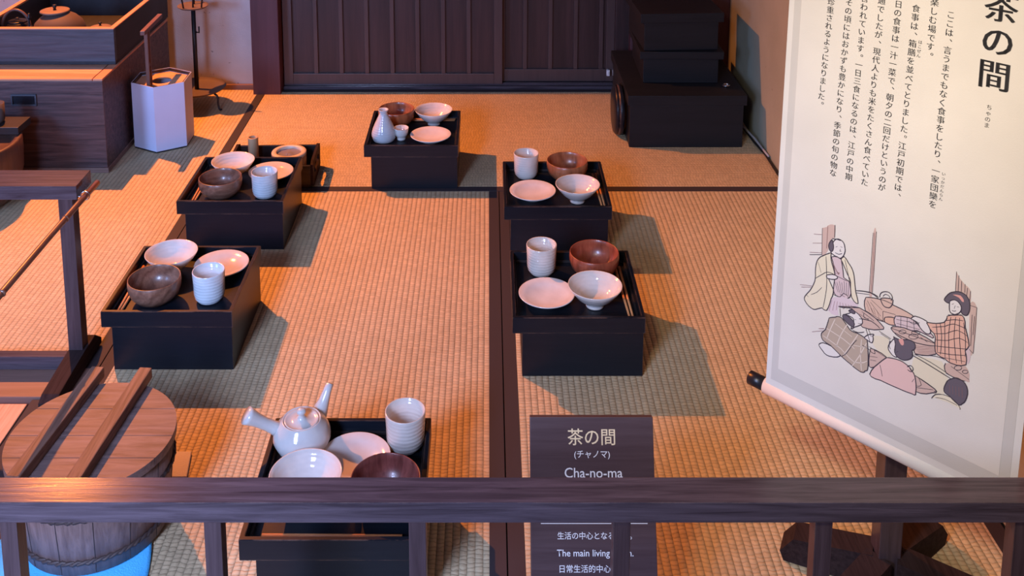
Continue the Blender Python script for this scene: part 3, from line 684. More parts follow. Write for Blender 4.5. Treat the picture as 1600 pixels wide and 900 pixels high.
# right row, rear
meal_box('black box table in the right row, farther from the sign board', 0.044, 2.657, 0.0, (0.018, 0.010))
dish('cup', 'glaze_cup_cream', 0.114, 2.908, 'cream teacup on the rear tray of the right row', GC, rz=2)
dish('bowl', 'bowl_wood', 0.236, 2.890, 'orange brown wooden bowl on the rear tray of the right row', GB, rz=0.3)
dish('plate', 'glaze_plate', 0.128, 2.772, 'white plate on the rear tray of the right row', GP)
dish('flared', 'glaze_white', 0.255, 2.745, 'white flared bowl on the rear tray of the right row', GF, rz=1)
chopstick(0.318, 2.800, 0.03, 'left one of the chopstick pair on the rear tray of the right row')
chopstick(0.327, 2.802, 0.02, 'right one of the chopstick pair on the rear tray of the right row')
# right row, front
meal_box('black box table in the right row, right behind the sign board', 0.055, 2.119, 0.0, (0.022, 0.003))
dish('cup', 'glaze_cup_cream', 0.132, 2.360, 'cream teacup on the front tray of the right row', GC, rz=0.7)
dish('bowl', 'bowl_wood_red', 0.262, 2.351, 'red brown wooden bowl on the front tray of the right row', GB, rz=1.3)
dish('plate', 'glaze_plate', 0.138, 2.232, 'white plate on the front tray of the right row', GP, rz=1)
dish('flared', 'glaze_white', 0.250, 2.212, 'white flared bowl on the front tray of the right row', GF, rz=2)
chopstick(0.321, 2.262, 0.03, 'left one of the chopstick pair on the front tray of the right row')
chopstick(0.330, 2.264, 0.02, 'right one of the chopstick pair on the front tray of the right row')
# near table with the teapot
meal_box('black box table behind the near railing, carrying the teapot', -0.410, 1.482, 0.0, (0.026, 0.008))
dish('cup', 'glaze_cup_cream', -0.156, 1.737, 'white teacup on the teapot tray', GC, rz=3)
dish('plate', 'glaze_plate', -0.244, 1.684, 'white plate between teapot and teacup', GP, rz=2).scale = (0.97, 0.97, 1)
dish('bowl', 'bowl_walnut_red', -0.178, 1.583, 'dark red wooden bowl on the teapot tray', GB, rz=2)
dish('flared', 'glaze_white', -0.320, 1.600, 'white flared bowl in front of the teapot', GF, rz=0.5)
chopstick(-0.262, 1.516, PI / 2, 'chopstick along the near edge of the teapot tray, the rear one of the pair', 0.235)
chopstick(-0.262, 1.507, PI / 2 + 0.02, 'chopstick along the near edge of the teapot tray, the front one of the pair', 0.235)

tp = thing('teapot', 'pale celadon side handled teapot with round lid', 'teapot', (-0.348, 1.720, ZT + 0.0008))
b = NB(); lathe(b, [(0, 0.002), (0.030, 0.002), (0.032, 0), (0.037, 0.005), (0.0465, 0.018), (0.0535, 0.034), (0.0525, 0.048), (0.045, 0.061), (0.037, 0.068), (0.0355, 0.071), (0.034, 0.071), (0.0325, 0.067), (0, 0.066)], 56); obj('pot_body', b, M['glaze_pot'], tp, True)
b = NB(); lathe(b, [(0, 0.066), (0.030, 0.0665), (0.0322, 0.0690), (0.031, 0.0712), (0.0285, 0.0690), (0.020, 0.0685), (0.010, 0.071), (0.0065, 0.076), (0.0055, 0.080), (0.0085, 0.084), (0.0085, 0.088), (0.005, 0.091), (0, 0.0915)], 40); obj('pot_lid', b, M['glaze_pot'], tp, True)
b = NB(); p0, p1 = Vector((-0.040, -0.004, 0.050)), Vector((-0.097, -0.022, 0.094)); dv = p1 - p0
pts = [p0 + dv * f for f in (0, 0.2, 0.45, 0.7, 0.9, 1.0, 1.0, 0.85, 0.4)]
tube(b, pts[:7], [0.0150, 0.0118, 0.0108, 0.0122, 0.0150, 0.0160, 0.0140], 24, True); obj('side_handle', b, M['glaze_pot'], tp, True)
b = NB(); tube(b, [(0.018, 0.036, 0.038), (0.026, 0.047, 0.052), (0.033, 0.055, 0.068), (0.0385, 0.062, 0.084), (0.043, 0.069, 0.095), (0.042, 0.068, 0.094)], [0.019, 0.0155, 0.0105, 0.0080, 0.0076, 0.005], 20, True); obj('spout', b, M['glaze_pot'], tp, True)

# ------------------------------------------------------------------ tobacco tray behind the left row
tt = thing('tobacco_tray', 'small dark wooden tobacco tray with oval cut handles, on the rear mat', 'tray', (-0.700, 3.165, 0), 0.03)
w, d, hh = 0.128, 0.082, 0.088
b = NB(); box(b, -w, w, -d, d, 0.004, 0.012, 0.001); obj('tray_bottom', b, M['lacquer_worn'], tt)
for s in (-1, 1):
    b = NB(); box(b, -w, w, s * d - 0.004, s * d + 0.004, 0.0005, hh - 0.012, 0.001); obj('long_side', b, M['lacquer_worn'], tt)
def end_wall(bm, x):
    # wall with a bone shaped opening: outline loop and hole loop bridged
    N = 32; outer = []; inner = []
    for i in range(N):
        a = 2 * PI * i / N; ca, sa = math.cos(a), math.sin(a)
        k = 1 / max(abs(ca) / (d + 0.004), abs(sa) / (hh / 2)); outer.append((ca * k, hh / 2 + sa * k))
        r = 0.014 + 0.010 * abs(ca) ** 2
        inner.append((0.054 * ca, hh / 2 + 0.004 + (0.013 + 0.012 * abs(ca)) * sa))
    L = []
    for xx in (x - 0.004, x + 0.004):
        L.append(([bm.verts.new((xx, p, q)) for p, q in outer], [bm.verts.new((xx, p, q)) for p, q in inner]))
    for i in range(N):
        j = (i + 1) % N
        for o_, i_ in L: bm.faces.new([o_[i], o_[j], i_[j], i_[i]])
        bm.faces.new([L[0][0][i], L[0][0][j], L[1][0][j], L[1][0][i]]); bm.faces.new([L[0][1][i], L[0][1][j], L[1][1][j], L[1][1][i]])
for s in (-1, 1):
    b = NB(); end_wall(b, s * (w + 0.0045)); obj('handle_end', b, M['brown_dark_y'], tt)
t = thing('ash_pot', 'round ash pot with cream rim in the tobacco tray', 'pot', (-0.652, 3.163, 0.0128))
b = NB(); lathe(b, [(0, 0), (0.040, 0), (0.050, 0.006), (0.0555, 0.03), (0.056, 0.068)], 48); obj('pot_wall', b, M['pot_side'], t, True)
b = NB(); lathe(b, [(0.0545, 0.066), (0.0565, 0.068), (0.0565, 0.076), (0.055, 0.0785), (0.043, 0.0795), (0.0405, 0.077), (0.0405, 0.066)], 48); obj('pot_rim', b, M['cream_rim'], t, True)
b = NB(); lathe(b, [(0, 0.071), (0.008, 0.0725), (0.014, 0.068), (0.030, 0.069), (0.0405, 0.0705)], 32)
for v in b.verts: v.co.z += random.uniform(-0.0015, 0.0015)
obj('ash', b, M['ash'], t, True)
t = thing('bamboo_tube', 'upright pale bamboo tube in the tobacco tray', 'tube', (-0.777, 3.200, 0.0128))
b = NB(); lathe(b, [(0, 0), (0.0165, 0), (0.017, 0.003), (0.0168, 0.108), (0.0172, 0.110), (0.0168, 0.1115), (0.0128, 0.1115), (0.0125, 0.09), (0.012, 0.012), (0, 0.011)], 32); obj('tube_wall', b, M['bamboo_pale'], t, True)

# ------------------------------------------------------------------ paper lantern
ln = thing('paper_lantern', 'white hexagonal paper lantern with dark wooden handle, beside the chest', 'lantern', (-1.153, 3.456, 0), math.radians(2))
R, H = 0.105, 0.240
hexp = [(R * math.cos(math.radians(-90 + 60 * k)), R * math.sin(math.radians(-90 + 60 * k))) for k in range(6)]
for k in range(6):
    a, c = Vector(hexp[k]), Vector(hexp[(k + 1) % 6]); nrm = ((a + c) / 2).normalized() * -0.0015
    b = NB(); N = 8
    pp = [(a.x, a.y), (c.x, c.y), (c.x + nrm.x, c.y + nrm.y), (a.x + nrm.x, a.y + nrm.y)]
    prism(b, pp, 0.006, H); obj('paper_panel', b, M['lantern_paper'], ln)
b = NB()
for k in range(6):
    a, c = hexp[k], hexp[(k + 1) % 6]
    s, q = 0.985, 0.93
    prism(b, [(a[0] * s, a[1] * s), (c[0] * s, c[1] * s), (c[0] * q, c[1] * q), (a[0] * q, a[1] * q)], 0.0005, 0.012)
obj('bottom_frame', b, M['lantern_frame'], ln)
b = NB()
for k in range(6):
    a, c = hexp[k], hexp[(k + 1) % 6]
    prism(b, [(a[0] * s, a[1] * s), (c[0] * s, c[1] * s), (c[0] * q, c[1] * q), (a[0] * q, a[1] * q)], H - 0.010, H - 0.001)
obj('top_frame', b, M['lantern_frame'], ln)
b = NB(); N = 36   # top board with a round hole, set a little below the rim
o1, i1 = [], []
for z in (H - 0.017, H - 0.012):
    oo, ii = [], []
    for i in range(N):
        a = 2 * PI * i / N; da = ((math.degrees(a) + 90) % 60) - 30
        k = R * 0.93 * math.cos(PI / 6) / math.cos(math.radians(da))
        oo.append(b.verts.new((k * math.cos(a), k * math.sin(a), z))); ii.append(b.verts.new((0.034 * math.cos(a), 0.034 * math.sin(a), z)))
    o1.append(oo); i1.append(ii)
for i in range(N):
    j = (i + 1) % N
    for q in (0, 1): b.faces.new([o1[q][i], o1[q][j], i1[q][j], i1[q][i]])
    b.faces.new([i1[0][i], i1[0][j], i1[1][j], i1[1][i]]); b.faces.new([o1[0][i], o1[0][j], o1[1][j], o1[1][i]])
obj('top_board', b, M['lantern_wood'], ln)
b = NB()
for y in (-0.066, -0.045): box(b, -0.032, -0.020, y - 0.006, y + 0.006, H - 0.1, 0.425, 0.001)
box(b, -0.034, -0.018, -0.105, 0.11, 0.425, 0.440, 0.0015)
box(b, -0.031, -0.021, -0.060, -0.051, 0.30, 0.312)
obj('handle', b, M['lantern_handle'], ln)

# ------------------------------------------------------------------ candle stand
cs = thing('candle_stand', 'black iron candle stand by the grey plaster wall, behind the lantern', 'candle stand', (-1.133, 3.800, 0))
b = NB(); lathe(b, [(0, 0.066), (0.06, 0.066), (0.098, 0.070), (0.108, 0.078), (0.109, 0.080), (0.098, 0.073), (0.05, 0.070), (0, 0.070)], 48, wob=0.02); obj('base_pan', b, M['rust'], cs, True)
for k in range(3):
    a = math.radians(-28 + 120 * k); ca, sa = math.cos(a), math.sin(a)
    b = NB(); tube(b, [(ca * r, sa * r, z) for r, z in ((0.090, 0.0655), (0.101, 0.061), (0.107, 0.05), (0.106, 0.03), (0.109, 0.012), (0.116, 0.005), (0.122, 0.009))], 0.004, 8); obj('leg', b, M['iron'], cs, True)
b = NB(); tube(b, [(0, 0, 0.068), (0, 0, 0.395)], 0.0085, 12); tube(b, [(0.008, -0.002, 0.30), (0.020, -0.004, 0.298), (0.020, -0.004, 0.322)], 0.003, 8); obj('pole', b, M['iron'], cs, True)
b = NB(); lathe(b, [(0, 0.392), (0.03, 0.393), (0.050, 0.398), (0.058, 0.404), (0.058, 0.406), (0.048, 0.401), (0, 0.397)], 40); obj('upper_pan', b, M['rust'], cs, True)
for k in range(3):
    a = math.radians(100 + 120 * k); ca, sa = math.cos(a), math.sin(a)
    b = NB(); tube(b, [(ca * 0.038, sa * 0.038, 0.398), (ca * 0.044, sa * 0.044, 0.44), (ca * 0.052, sa * 0.052, 0.50)], 0.0032, 8); obj('prong', b, M['iron'], cs, True)
b = NB(); tube(b, [(0, 0, 0.395), (0, 0, 0.46)], [0.004, 0.001], 8); obj('candle_spike', b, M['iron'], cs, True)

# ------------------------------------------------------------------ chest and the open box on it
ch = thing('wooden_chest', 'old reddish brown wooden chest at the far left', 'chest', (-1.262, 3.198, 0))
b = NB(); box(b, -0.66, 0.004, -0.004, 0.70, 0.0005, 0.018, 0.002); obj('plinth', b, M['sill'], ch)
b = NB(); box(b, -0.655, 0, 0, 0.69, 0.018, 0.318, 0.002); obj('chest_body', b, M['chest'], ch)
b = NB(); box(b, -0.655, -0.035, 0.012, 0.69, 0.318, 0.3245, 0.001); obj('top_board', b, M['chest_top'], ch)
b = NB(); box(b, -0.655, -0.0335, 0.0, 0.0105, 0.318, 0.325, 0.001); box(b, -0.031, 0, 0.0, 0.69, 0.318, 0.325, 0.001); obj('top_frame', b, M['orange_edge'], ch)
b = NB()
box(b, -0.301, -0.218, -0.006, 0.001, 0.268, 0.274, 0.001); box(b, -0.301, -0.218, -0.006, 0.001, 0.234, 0.240, 0.001)
box(b, -0.301, -0.296, -0.006, 0.001, 0.240, 0.268, 0.001); box(b, -0.223, -0.218, -0.006, 0.001, 0.240, 0.268, 0.001); hf = obj('handle_frame', b, M['charcoal'], ch)
b = NB(); box(b, -0.2955, -0.2235, -0.0015, 0.0005, 0.2405, 0.2675); obj('handle_recess', b, M['lacquer'], hf)
b = NB(); tube(b, [(0.002, 0.30 + 0.018 * math.cos(a * PI / 8), 0.10 + 0.02 * math.sin(a * PI / 8)) for a in range(17)], 0.0028, 8, False); obj('ring_handle', b, M['iron'], ch, True)
ub = thing('open_brazier_box', 'open charcoal grey wooden box holding pots, on top of the chest', 'box', (-1.268, 3.338, 0.3255))
bx0 = -0.475
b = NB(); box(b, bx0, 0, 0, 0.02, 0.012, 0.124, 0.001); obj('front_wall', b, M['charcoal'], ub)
b = NB(); box(b, bx0, 0, 0.56, 0.58, 0.012, 0.124, 0.001); obj('rear_wall', b, M['charcoal_shaded'], ub)
b = NB(); box(b, -0.02, 0, 0.0205, 0.5595, 0.012, 0.124, 0.001); obj('side_wall', b, M['charcoal_shaded'], ub)
b = NB(); box(b, bx0, bx0 + 0.02, 0.0205, 0.5595, 0.012, 0.124, 0.001); obj('side_wall', b, M['charcoal_shaded'], ub)
b = NB(); box(b, bx0, 0.0, 0.002, 0.578, 0.0005, 0.0115, 0.001); obj('bottom_board', b, M['charcoal_shaded'], ub)
b = NB(); box(b, bx0, 0.001, -0.001, 0.019, 0.1245, 0.1285, 0.001); box(b, -0.017, 0.001, 0.0195, 0.58, 0.1245, 0.1285, 0.001); box(b, bx0, bx0 + 0.018, 0.0195, 0.58, 0.1245, 0.1285, 0.001); obj('edge_strip', b, M['orange_edge'], ub)

def pt(px, py, pz): return (px, py, pz)
p = thing('lidded_clay_pot', 'round brown pot with flat wooden lid and knob inside the open box', 'pot', (-1.523, 3.505, 0.338))
b = NB(); lathe(b, [(0, 0), (0.055, 0), (0.074, 0.014), (0.088, 0.045), (0.089, 0.066), (0.080, 0.090), (0.060, 0.110), (0.040, 0.121), (0.034, 0.124), (0, 0.124)], 48); obj('pot_body', b, M['clay'], p, True)
b = NB(); lathe(b, [(0, 0.1245), (0.046, 0.1245), (0.050, 0.128), (0.0495, 0.132), (0.046, 0.1335), (0, 0.134)], 48); o = lid = obj('pot_lid', b, M['lid_disc'], p, True); o.location = (-0.012, 0, 0)
b = NB(); lathe(b, [(0, 0.134), (0.005, 0.134), (0.0045, 0.140), (0.0068, 0.144), (0.0068, 0.152), (0, 0.153)], 16); obj('lid_knob', b, M['iron'], lid, True)
p = thing('iron_kettle', 'dark iron kettle with arched handle in the left end of the open box', 'kettle', (-1.668, 3.500, 0.338))
b = NB(); lathe(b, [(0, 0), (0.036, 0), (0.046, 0.012), (0.052, 0.040), (0.050, 0.068), (0.036, 0.086), (0.034, 0.090), (0, 0.090)], 40); obj('kettle_body', b, M['iron_pot'], p, True)
b = NB(); tube(b, [(0.050 * math.cos(a * PI / 16), -0.01, 0.070 + 0.068 * math.sin(a * PI / 16)) for a in range(17)], 0.0048, 10); obj('arched_handle', b, M['lantern_handle'], p, True)
b = NB(); lathe(b, [(0, 0.090), (0.034, 0.0905), (0.03, 0.096), (0.006, 0.100), (0.007, 0.106), (0, 0.108)], 32); obj('kettle_lid', b, M['iron_pot'], p, True)
p = thing('small_lidded_pot', 'small pale lidded pot with black knob in the right front corner of the open box', 'pot', (-1.358, 3.455, 0.338))
b = NB(); lathe(b, [(0, 0), (0.034, 0), (0.042, 0.02), (0.044, 0.072), (0, 0.072)], 36); obj('pot_body', b, M['clay'], p, True)
b = NB(); lathe(b, [(0, 0.0725), (0.046, 0.0725), (0.0465, 0.078), (0.034, 0.087), (0.010, 0.092), (0, 0.0925)], 36); lid = obj('pot_lid', b, M['lid_disc'], p, True)
b = NB(); lathe(b, [(0, 0.092), (0.003, 0.092), (0.003, 0.096), (0.006, 0.099), (0.005, 0.103), (0, 0.104)], 16); obj('lid_knob', b, M['iron'], lid, True)
p = thing('iron_ladle', 'black iron ladle standing in the open box beside the brown pot', 'ladle', (-1.603, 3.400, 0.338))
b = NB(); lathe(b, [(0, 0.0), (0.010, 0.002), (0.017, 0.010), (0.0185, 0.018), (0.0170, 0.018), (0.009, 0.006), (0, 0.004)], 24); obj('ladle_cup', b, M['iron'], p, True)
b = NB(); tube(b, [(0.0175, 0, 0.017), (0.020, 0.002, 0.08), (0.022, 0.004, 0.13)], 0.0028, 8); lathe(b, [(0, 0), (0.006, 0.003), (0.007, 0.008), (0.003, 0.013), (0.005, 0.018), (0, 0.022)], 12, (0.022, 0.004, 0.129)); lathe(b, [(0, 0), (0.010, 0.0), (0.010, 0.003), (0, 0.003)], 12, (0.0205, 0.003, 0.10)); obj('ladle_shaft', b, M['iron'], p, True)

# ------------------------------------------------------------------ round brazier at the left edge, its board and cup
hb = thing('round_brazier', 'round brown wooden brazier cut by the left picture edge, before the chest', 'brazier', (-1.635, 2.975, 0))
b = NB(); lathe(b, [(0, 0.001), (0.125, 0.001), (0.145, 0.010), (0.172, 0.05), (0.184, 0.10), (0.187, 0.16), (0.186, 0.198), (0.182, 0.203), (0.166, 0.200), (0.160, 0.188), (0.15, 0.184), (0, 0.182)], 64); obj('brazier_body', b, M['hibachi'], hb, True)
b = NB(); lathe(b, [(0, 0.186), (0.08, 0.1875), (0.120, 0.183)], 40); obj('ash_bed', b, M['ash'], hb, True)
b = NB(); box(b, -1.90, -1.468, 3.03, 3.12, 0.2035, 0.227, 0.0015)
tag(obj('serving_board', b, M['lacquer_worn']), 'dark board lying across the round brazier', 'board')
b = NB(); lathe(b, [(0, 0), (0.020, 0), (0.023, 0.01), (0.024, 0.062), (0.0225, 0.062), (0.021, 0.01), (0, 0.006)], 32); o = obj('small_cup', b, M['clay'], smooth=True); o.location = (-1.553, 3.075, 0.2275); tag(o, 'small brown cup standing on the board over the round brazier', 'cup')

# ------------------------------------------------------------------ rice tub with towel
tb = thing('wooden_tub', 'weathered round wooden tub with a two batten lid, behind the near railing', 'tub', (-0.727, 1.688, 0.0062))
b = NB(); lathe(b, [(0, 0.006), (0.118, 0.006), (0.122, 0), (0.129, 0.002), (0.137, 0.08), (0.144, 0.162), (0.136, 0.162), (0, 0.150)], 72)
obj('stave_wall', b, M['tub'], tb, True)
for k, (z, r) in enumerate(((0.030, 0.1335), (0.118, 0.1415))):
    b = NB(); N = 96
    for ph in (0, PI):
        tube(b, [((r + 0.0022 * math.cos(i * 2.1 + ph)) * math.cos(2 * PI * i / N), (r + 0.0022 * math.cos(i * 2.1 + ph)) * math.sin(2 * PI * i / N), z + 0.003 * math.sin(i * 2.1 + ph)) for i in range(N + 1)], 0.0032, 6, False)
    obj('twisted_hoop', b, M['hoop'], tb, True)
b = NB()
for i in range(14):
    a = 2 * PI * i / 14 + 0.12; ca, sa = math.cos(a), math.sin(a)
    tube(b, [(0.1294 * ca, 0.1294 * sa, 0.004), (0.1374 * ca, 0.1374 * sa, 0.08), (0.1443 * ca, 0.1443 * sa, 0.161)], 0.0007, 6)
obj('stave_seams', b, M['hoop'], tb)
# lid of four boards
Rl = 0.149
lid_cuts = [-0.149, -0.062, -0.004, 0.070, 0.149]
b = NB()
for y0, y1 in zip(lid_cuts, lid_cuts[1:]):
    y0 += 0.0007; y1 -= 0.0007; N = 14
    ys = [y0 + (y1 - y0) * i / N for i in range(N + 1)]
    q = lambda y: math.sqrt(max(1e-6, Rl * Rl - y * y))
    pts = [(q(y), y) for y in ys] + [(-q(y), y) for y in reversed(ys)]
    prism(b, pts, 0.1625, 0.1785)
bmesh.ops.remove_doubles(b, verts=b.verts[:], dist=0.0004)
tub_lid = obj('tub_lid', b, M['tub_lid'], tb)
for (x0, y0, x1, y1) in ((-0.082, -0.135, -0.050, 0.168), (0.022, -0.140, 0.046, 0.165)):
    a = math.atan2(x1 - x0, y1 - y0); L = math.hypot(x1 - x0, y1 - y0)
    b = NB(); box(b, -0.0125, 0.0125, 0, L, 0.1788, 0.2005, 0.002, mtx=Matrix.Translation((x0, y0, 0)) @ Matrix.Rotation(-a, 4, 'Z')); obj('lid_batten', b, M['batten'], tub_lid)
# towel
b = NB(); nx, ny = 44, 52; g = []
cor = [(-0.895, 1.460), (-0.592, 1.470), (-0.640, 1.800), (-0.875, 1.80)]
for j in range(ny + 1):
    row = []
    for i in range(nx + 1):
        u, v = i / nx, j / ny
        x = (cor[0][0] * (1 - u) + cor[1][0] * u) * (1 - v) + (cor[3][0] * (1 - u) + cor[2][0] * u) * v
        y = (cor[0][1] * (1 - u) + cor[1][1] * u) * (1 - v) + (cor[3][1] * (1 - u) + cor[2][1] * u) * v
        x += (0.012 * math.sin(v * 5.2) if u > 0.5 else 0.004 * math.sin(v * 9)) * abs(u - 0.5) * 2
        row.append((x, y, 0.0040 + 0.0012 * math.sin(x * 60) * math.sin(y * 47)))
    g.append(row)
top = [[b.verts.new(p) for p in r] for r in g]; bot = [[b.verts.new((p[0], p[1], 0.0012)) for p in r] for r in g]
for j in range(ny):
    for i in range(nx):
        b.faces.new([top[j][i], top[j][i + 1], top[j + 1][i + 1], top[j + 1][i]]); b.faces.new([bot[j][i], bot[j + 1][i], bot[j + 1][i + 1], bot[j][i + 1]])
for i in range(nx):
    b.faces.new([top[0][i], bot[0][i], bot[0][i + 1], top[0][i + 1]]); b.faces.new([top[ny][i], top[ny][i + 1], bot[ny][i + 1], bot[ny][i]])
for j in range(ny):
    b.faces.new([top[j][0], top[j + 1][0], bot[j + 1][0], bot[j][0]]); b.faces.new([top[j][nx], bot[j][nx], bot[j + 1][nx], top[j + 1][nx]])
tag(obj('towel', b, M['towel'], smooth=True), 'bright blue terry towel under the wooden tub', 'towel')
b = NB(); box(b, -0.720, -0.600, 1.800, 1.872, 0.0008, 0.0060, 0.0022)
for v in b.verts: v.co.x += 0.006 * math.sin(v.co.y * 60)
tag(obj('folded_cloth', b, M['towel_white'], smooth=True), 'small folded white cloth sticking out behind the wooden tub', 'cloth')

# ------------------------------------------------------------------ near railing
rl = thing('railing', 'dark brown wooden railing across the front of the picture', 'railing', (0, 1.229, 0))
b = NB(); box(b, -1.25, 1.05, -0.0235, 0.0235, 0.420, 0.450, 0.0012); obj('top_rail', b, M['brown_dark'], rl)
for x in (-0.932, -0.642, -0.369, -0.095, 0.179, 0.449, 0.716, 0.985):
    b = NB(); box(b, x - 0.0115, x + 0.0115, -0.018, 0.006, 0.034, 0.420, 0.001); obj('baluster', b, M['brown_dark_v'], rl)
b = NB(); box(b, -1.25, 1.05, -0.020, 0.012, 0.0005, 0.034, 0.0012); obj('bottom_rail', b, M['brown_dark'], rl)
# left railing
rl = thing('railing', 'short dark wooden railing at the left in front of the round brazier', 'railing', (-0.921, 2.19, 0))
b = NB(); box(b, -1.0, 0, -0.043, 0.042, 0.418, 0.450, 0.0012); obj('top_rail', b, M['brown_dark'], rl)
b = NB(); box(b, -0.044, -0.012, -0.040, -0.008, 0.036, 0.418, 0.001); obj('post', b, M['brown_dark_v'], rl)
b = NB(); box(b, -1.0, -0.046, -0.060, -0.036, 0.012, 0.044, 0.0012); obj('bottom_rail', b, M['brown_dark'], rl)
b = NB(); prism(b, [(-0.205, 0.006), (-0.205, 0.030), (-0.185, 0.040), (-0.045, 0.048), (0.020, 0.048), (0.055, 0.020), (0.055, 0.006)], -0.045, -0.006, 'x'); bmesh.ops.bevel(b, geom=b.edges[:], offset=0.001, segments=1, affect='EDGES'); obj('foot', b, M['brown_dark_y'], rl)
rd = thing('bamboo_rail', 'smoked bamboo rod running from the left railing post towards the viewer', 'rod', (-0.902, 2.2, 0.4275))
b = NB(); tube(b, [(0.002, 0.014, 0.0), (0, -0.1, 0), (-0.001, -0.25, 0), (-0.002, -0.6, -0.002), (-0.004, -0.952, -0.003)], 0.0066, 14)
for y in (-0.16, -0.45, -0.74): lathe_pts = tube(b, [(0, y - 0.003, 0), (0, y, 0), (0, y + 0.003, 0)], [0.0067, 0.0080, 0.0067], 14)
obj('rod', b, M['bamboo'], rd, True)
b = NB(); tube(b, [(0.0098 * math.cos(a * PI / 12), -0.052, 0.0098 * math.sin(a * PI / 12)) for a in range(25)], 0.0014, 8, False); tube(b, [(-0.010, -0.052, -0.002), (-0.017, -0.052, -0.002)], 0.0014, 8); obj('ring', b, M['steel'], rd, True)

# ------------------------------------------------------------------ stack of black boxes by the right wall
g = 'stacked black boxes at the right wall'
bb = thing('lidded_box', 'largest black lidded box at the bottom of the stack by the right wall', 'box', (0.695, 3.405, 0), 0, g)
b = NB(); box(b, -0.200, 0.198, 0.0, 0.49, 0.0005, 0.155, 0.002); obj('box_body', b, M['lacquer_flat'], bb)
b = NB(); box(b, -0.208, 0.208, -0.006, 0.50, 0.156, 0.192, 0.002); obj('box_lid', b, M['lacquer_flat'], bb)
b2 = thing('lidded_box', 'middle black lidded box of the stack by the right wall', 'box', (0.694, 3.528, 0.1925), -0.01, g)
b = NB(); box(b, -0.136, 0.133, 0.0, 0.30, 0.0005, 0.090, 0.002); obj('box_body', b, M['lacquer_flat'], b2)
b = NB(); box(b, -0.150, 0.150, -0.010, 0.31, 0.091, 0.119, 0.002); obj('box_lid', b, M['lacquer_flat'], b2)
b3 = thing('lidded_box', 'topmost black lidded box of the stack by the right wall', 'box', (0.692, 3.535, 0.3125), 0.05, g)
b = NB(); box(b, -0.134, 0.134, 0.0, 0.29, 0.0005, 0.105, 0.002); obj('box_body', b, M['lacquer_flat'], b3)
b = NB(); box(b, -0.150, 0.150, -0.012, 0.302, 0.106, 0.140, 0.002); obj('box_lid', b, M['lacquer_flat'], b3)
rt = thing('ring_pull', 'small round metal ring pull lying on the bottom black box', 'ring pull', (0.850, 3.500, 0.1928))
b = NB(); lathe(b, [(0, 0), (0.014, 0), (0.015, 0.002), (0.012, 0.004), (0, 0.004)], 24); obj('back_plate', b, M['steel'], rt, True)
b = NB(); tube(b, [(0.012 * math.cos(a * PI / 8), 0.012 * math.sin(a * PI / 8) - 0.010, 0.006) for a in range(17)], 0.0018, 8, False); obj('ring', b, M['steel'], rt, True)
dr = thing('round_black_case', 'round black case leaning against the left side of the large black box', 'case', (0.4700, 3.53, 0.092), 0)
def xdisc(bm, prof):   # lathe about the X axis
    tmp = NB(); lathe(tmp, prof, 48); bmesh.ops.rotate(tmp, matrix=Matrix.Rotation(-PI / 2, 3, 'Y'), verts=tmp.verts[:])
    me = bpy.data.meshes.new('x'); tmp.to_mesh(me); tmp.free(); bm.from_mesh(me); bpy.data.meshes.remove(me)
b = NB(); xdisc(b, [(0, -0.014), (0.086, -0.014), (0.091, -0.010), (0.091, 0.004), (0, 0.004)]); obj('case_body', b, M['lacquer'], dr, True)
b = NB(); xdisc(b, [(0, 0.0045), (0.088, 0.0045), (0.088, 0.012), (0.080, 0.018), (0.030, 0.020), (0, 0.020)]); obj('case_lid', b, M['lacquer'], dr, True)
b = NB(); tube(b, [(0.926, 3.88, 0.005), (0.936, 3.72, 0.005), (0.938, 3.60, 0.006), (0.936, 3.52, 0.010), (0.942, 3.44, 0.007), (0.955, 3.33, 0.005), (0.957, 3.2, 0.005), (0.957, 2.9, 0.005)], 0.0038, 8)
tag(obj('power_cable', b, M['cable_black'], smooth=True), 'black power cable along the foot of the right wall', 'cable')
b = NB(); tube(b, [(0.915, 3.72, 0.014), (0.922, 3.60, 0.014), (0.931, 3.52, 0.022), (0.944, 3.44, 0.020), (0.954, 3.35, 0.013), (0.9575, 3.30, 0.0125)], 0.0036, 8)
tag(obj('power_cable', b, M['cable_grey'], smooth=True), 'grey power cable coming from behind the black boxes', 'cable')

# ------------------------------------------------------------------ sign board
sg = thing('sign_board', 'dark brown standing sign board with gold and white lettering, behind the railing', 'sign', (0.165, 1.335, 0.0))
tilt = math.radians(21.5)
b = NB(); box(b, -0.0985, 0.0985, 0.004, 0.3945, -0.014, 0, 0.0012)
panel = obj('panel', b, M['sign'], sg); panel.rotation_euler = (PI / 2 - tilt, 0, 0); panel.location = (0, 0, 0.006)
R0 = -0.0065
txt = text_mesh('gold_title', [('茶の間', 0, 0.3635, 0.0262, 'CENTER', 0)], M['gold'], panel, 0.006); txt.location.z = 0.0004
for nm, it in (('reading_line', ('(チャノマ)', 0, 0.3395, 0.0125, 'CENTER', 0)), ('romanised_title', ('Cha-no-ma', 0.0015, 0.3125, 0.0205, 'CENTER', 0)),
    ('japanese_line', ('生活の中心となる部屋。', -0.0572, 0.2225, 0.0113, 'LEFT', 0)), ('english_line', ('The main living room.', -0.0580, 0.1985, 0.0136, 'LEFT', 0)), ('chinese_line', ('日常生活的中心', -0.0560, 0.1760, 0.0117, 'LEFT', 0))):
    txt = text_mesh(nm, [it], M['white_ink'], panel, 0.006); txt.location.z = 0.0004
b = NB(); box(b, -0.0825, 0.0850, 0.2402, 0.2412, 0, 0.0004); obj('rule_line', b, M['white_ink'], panel)
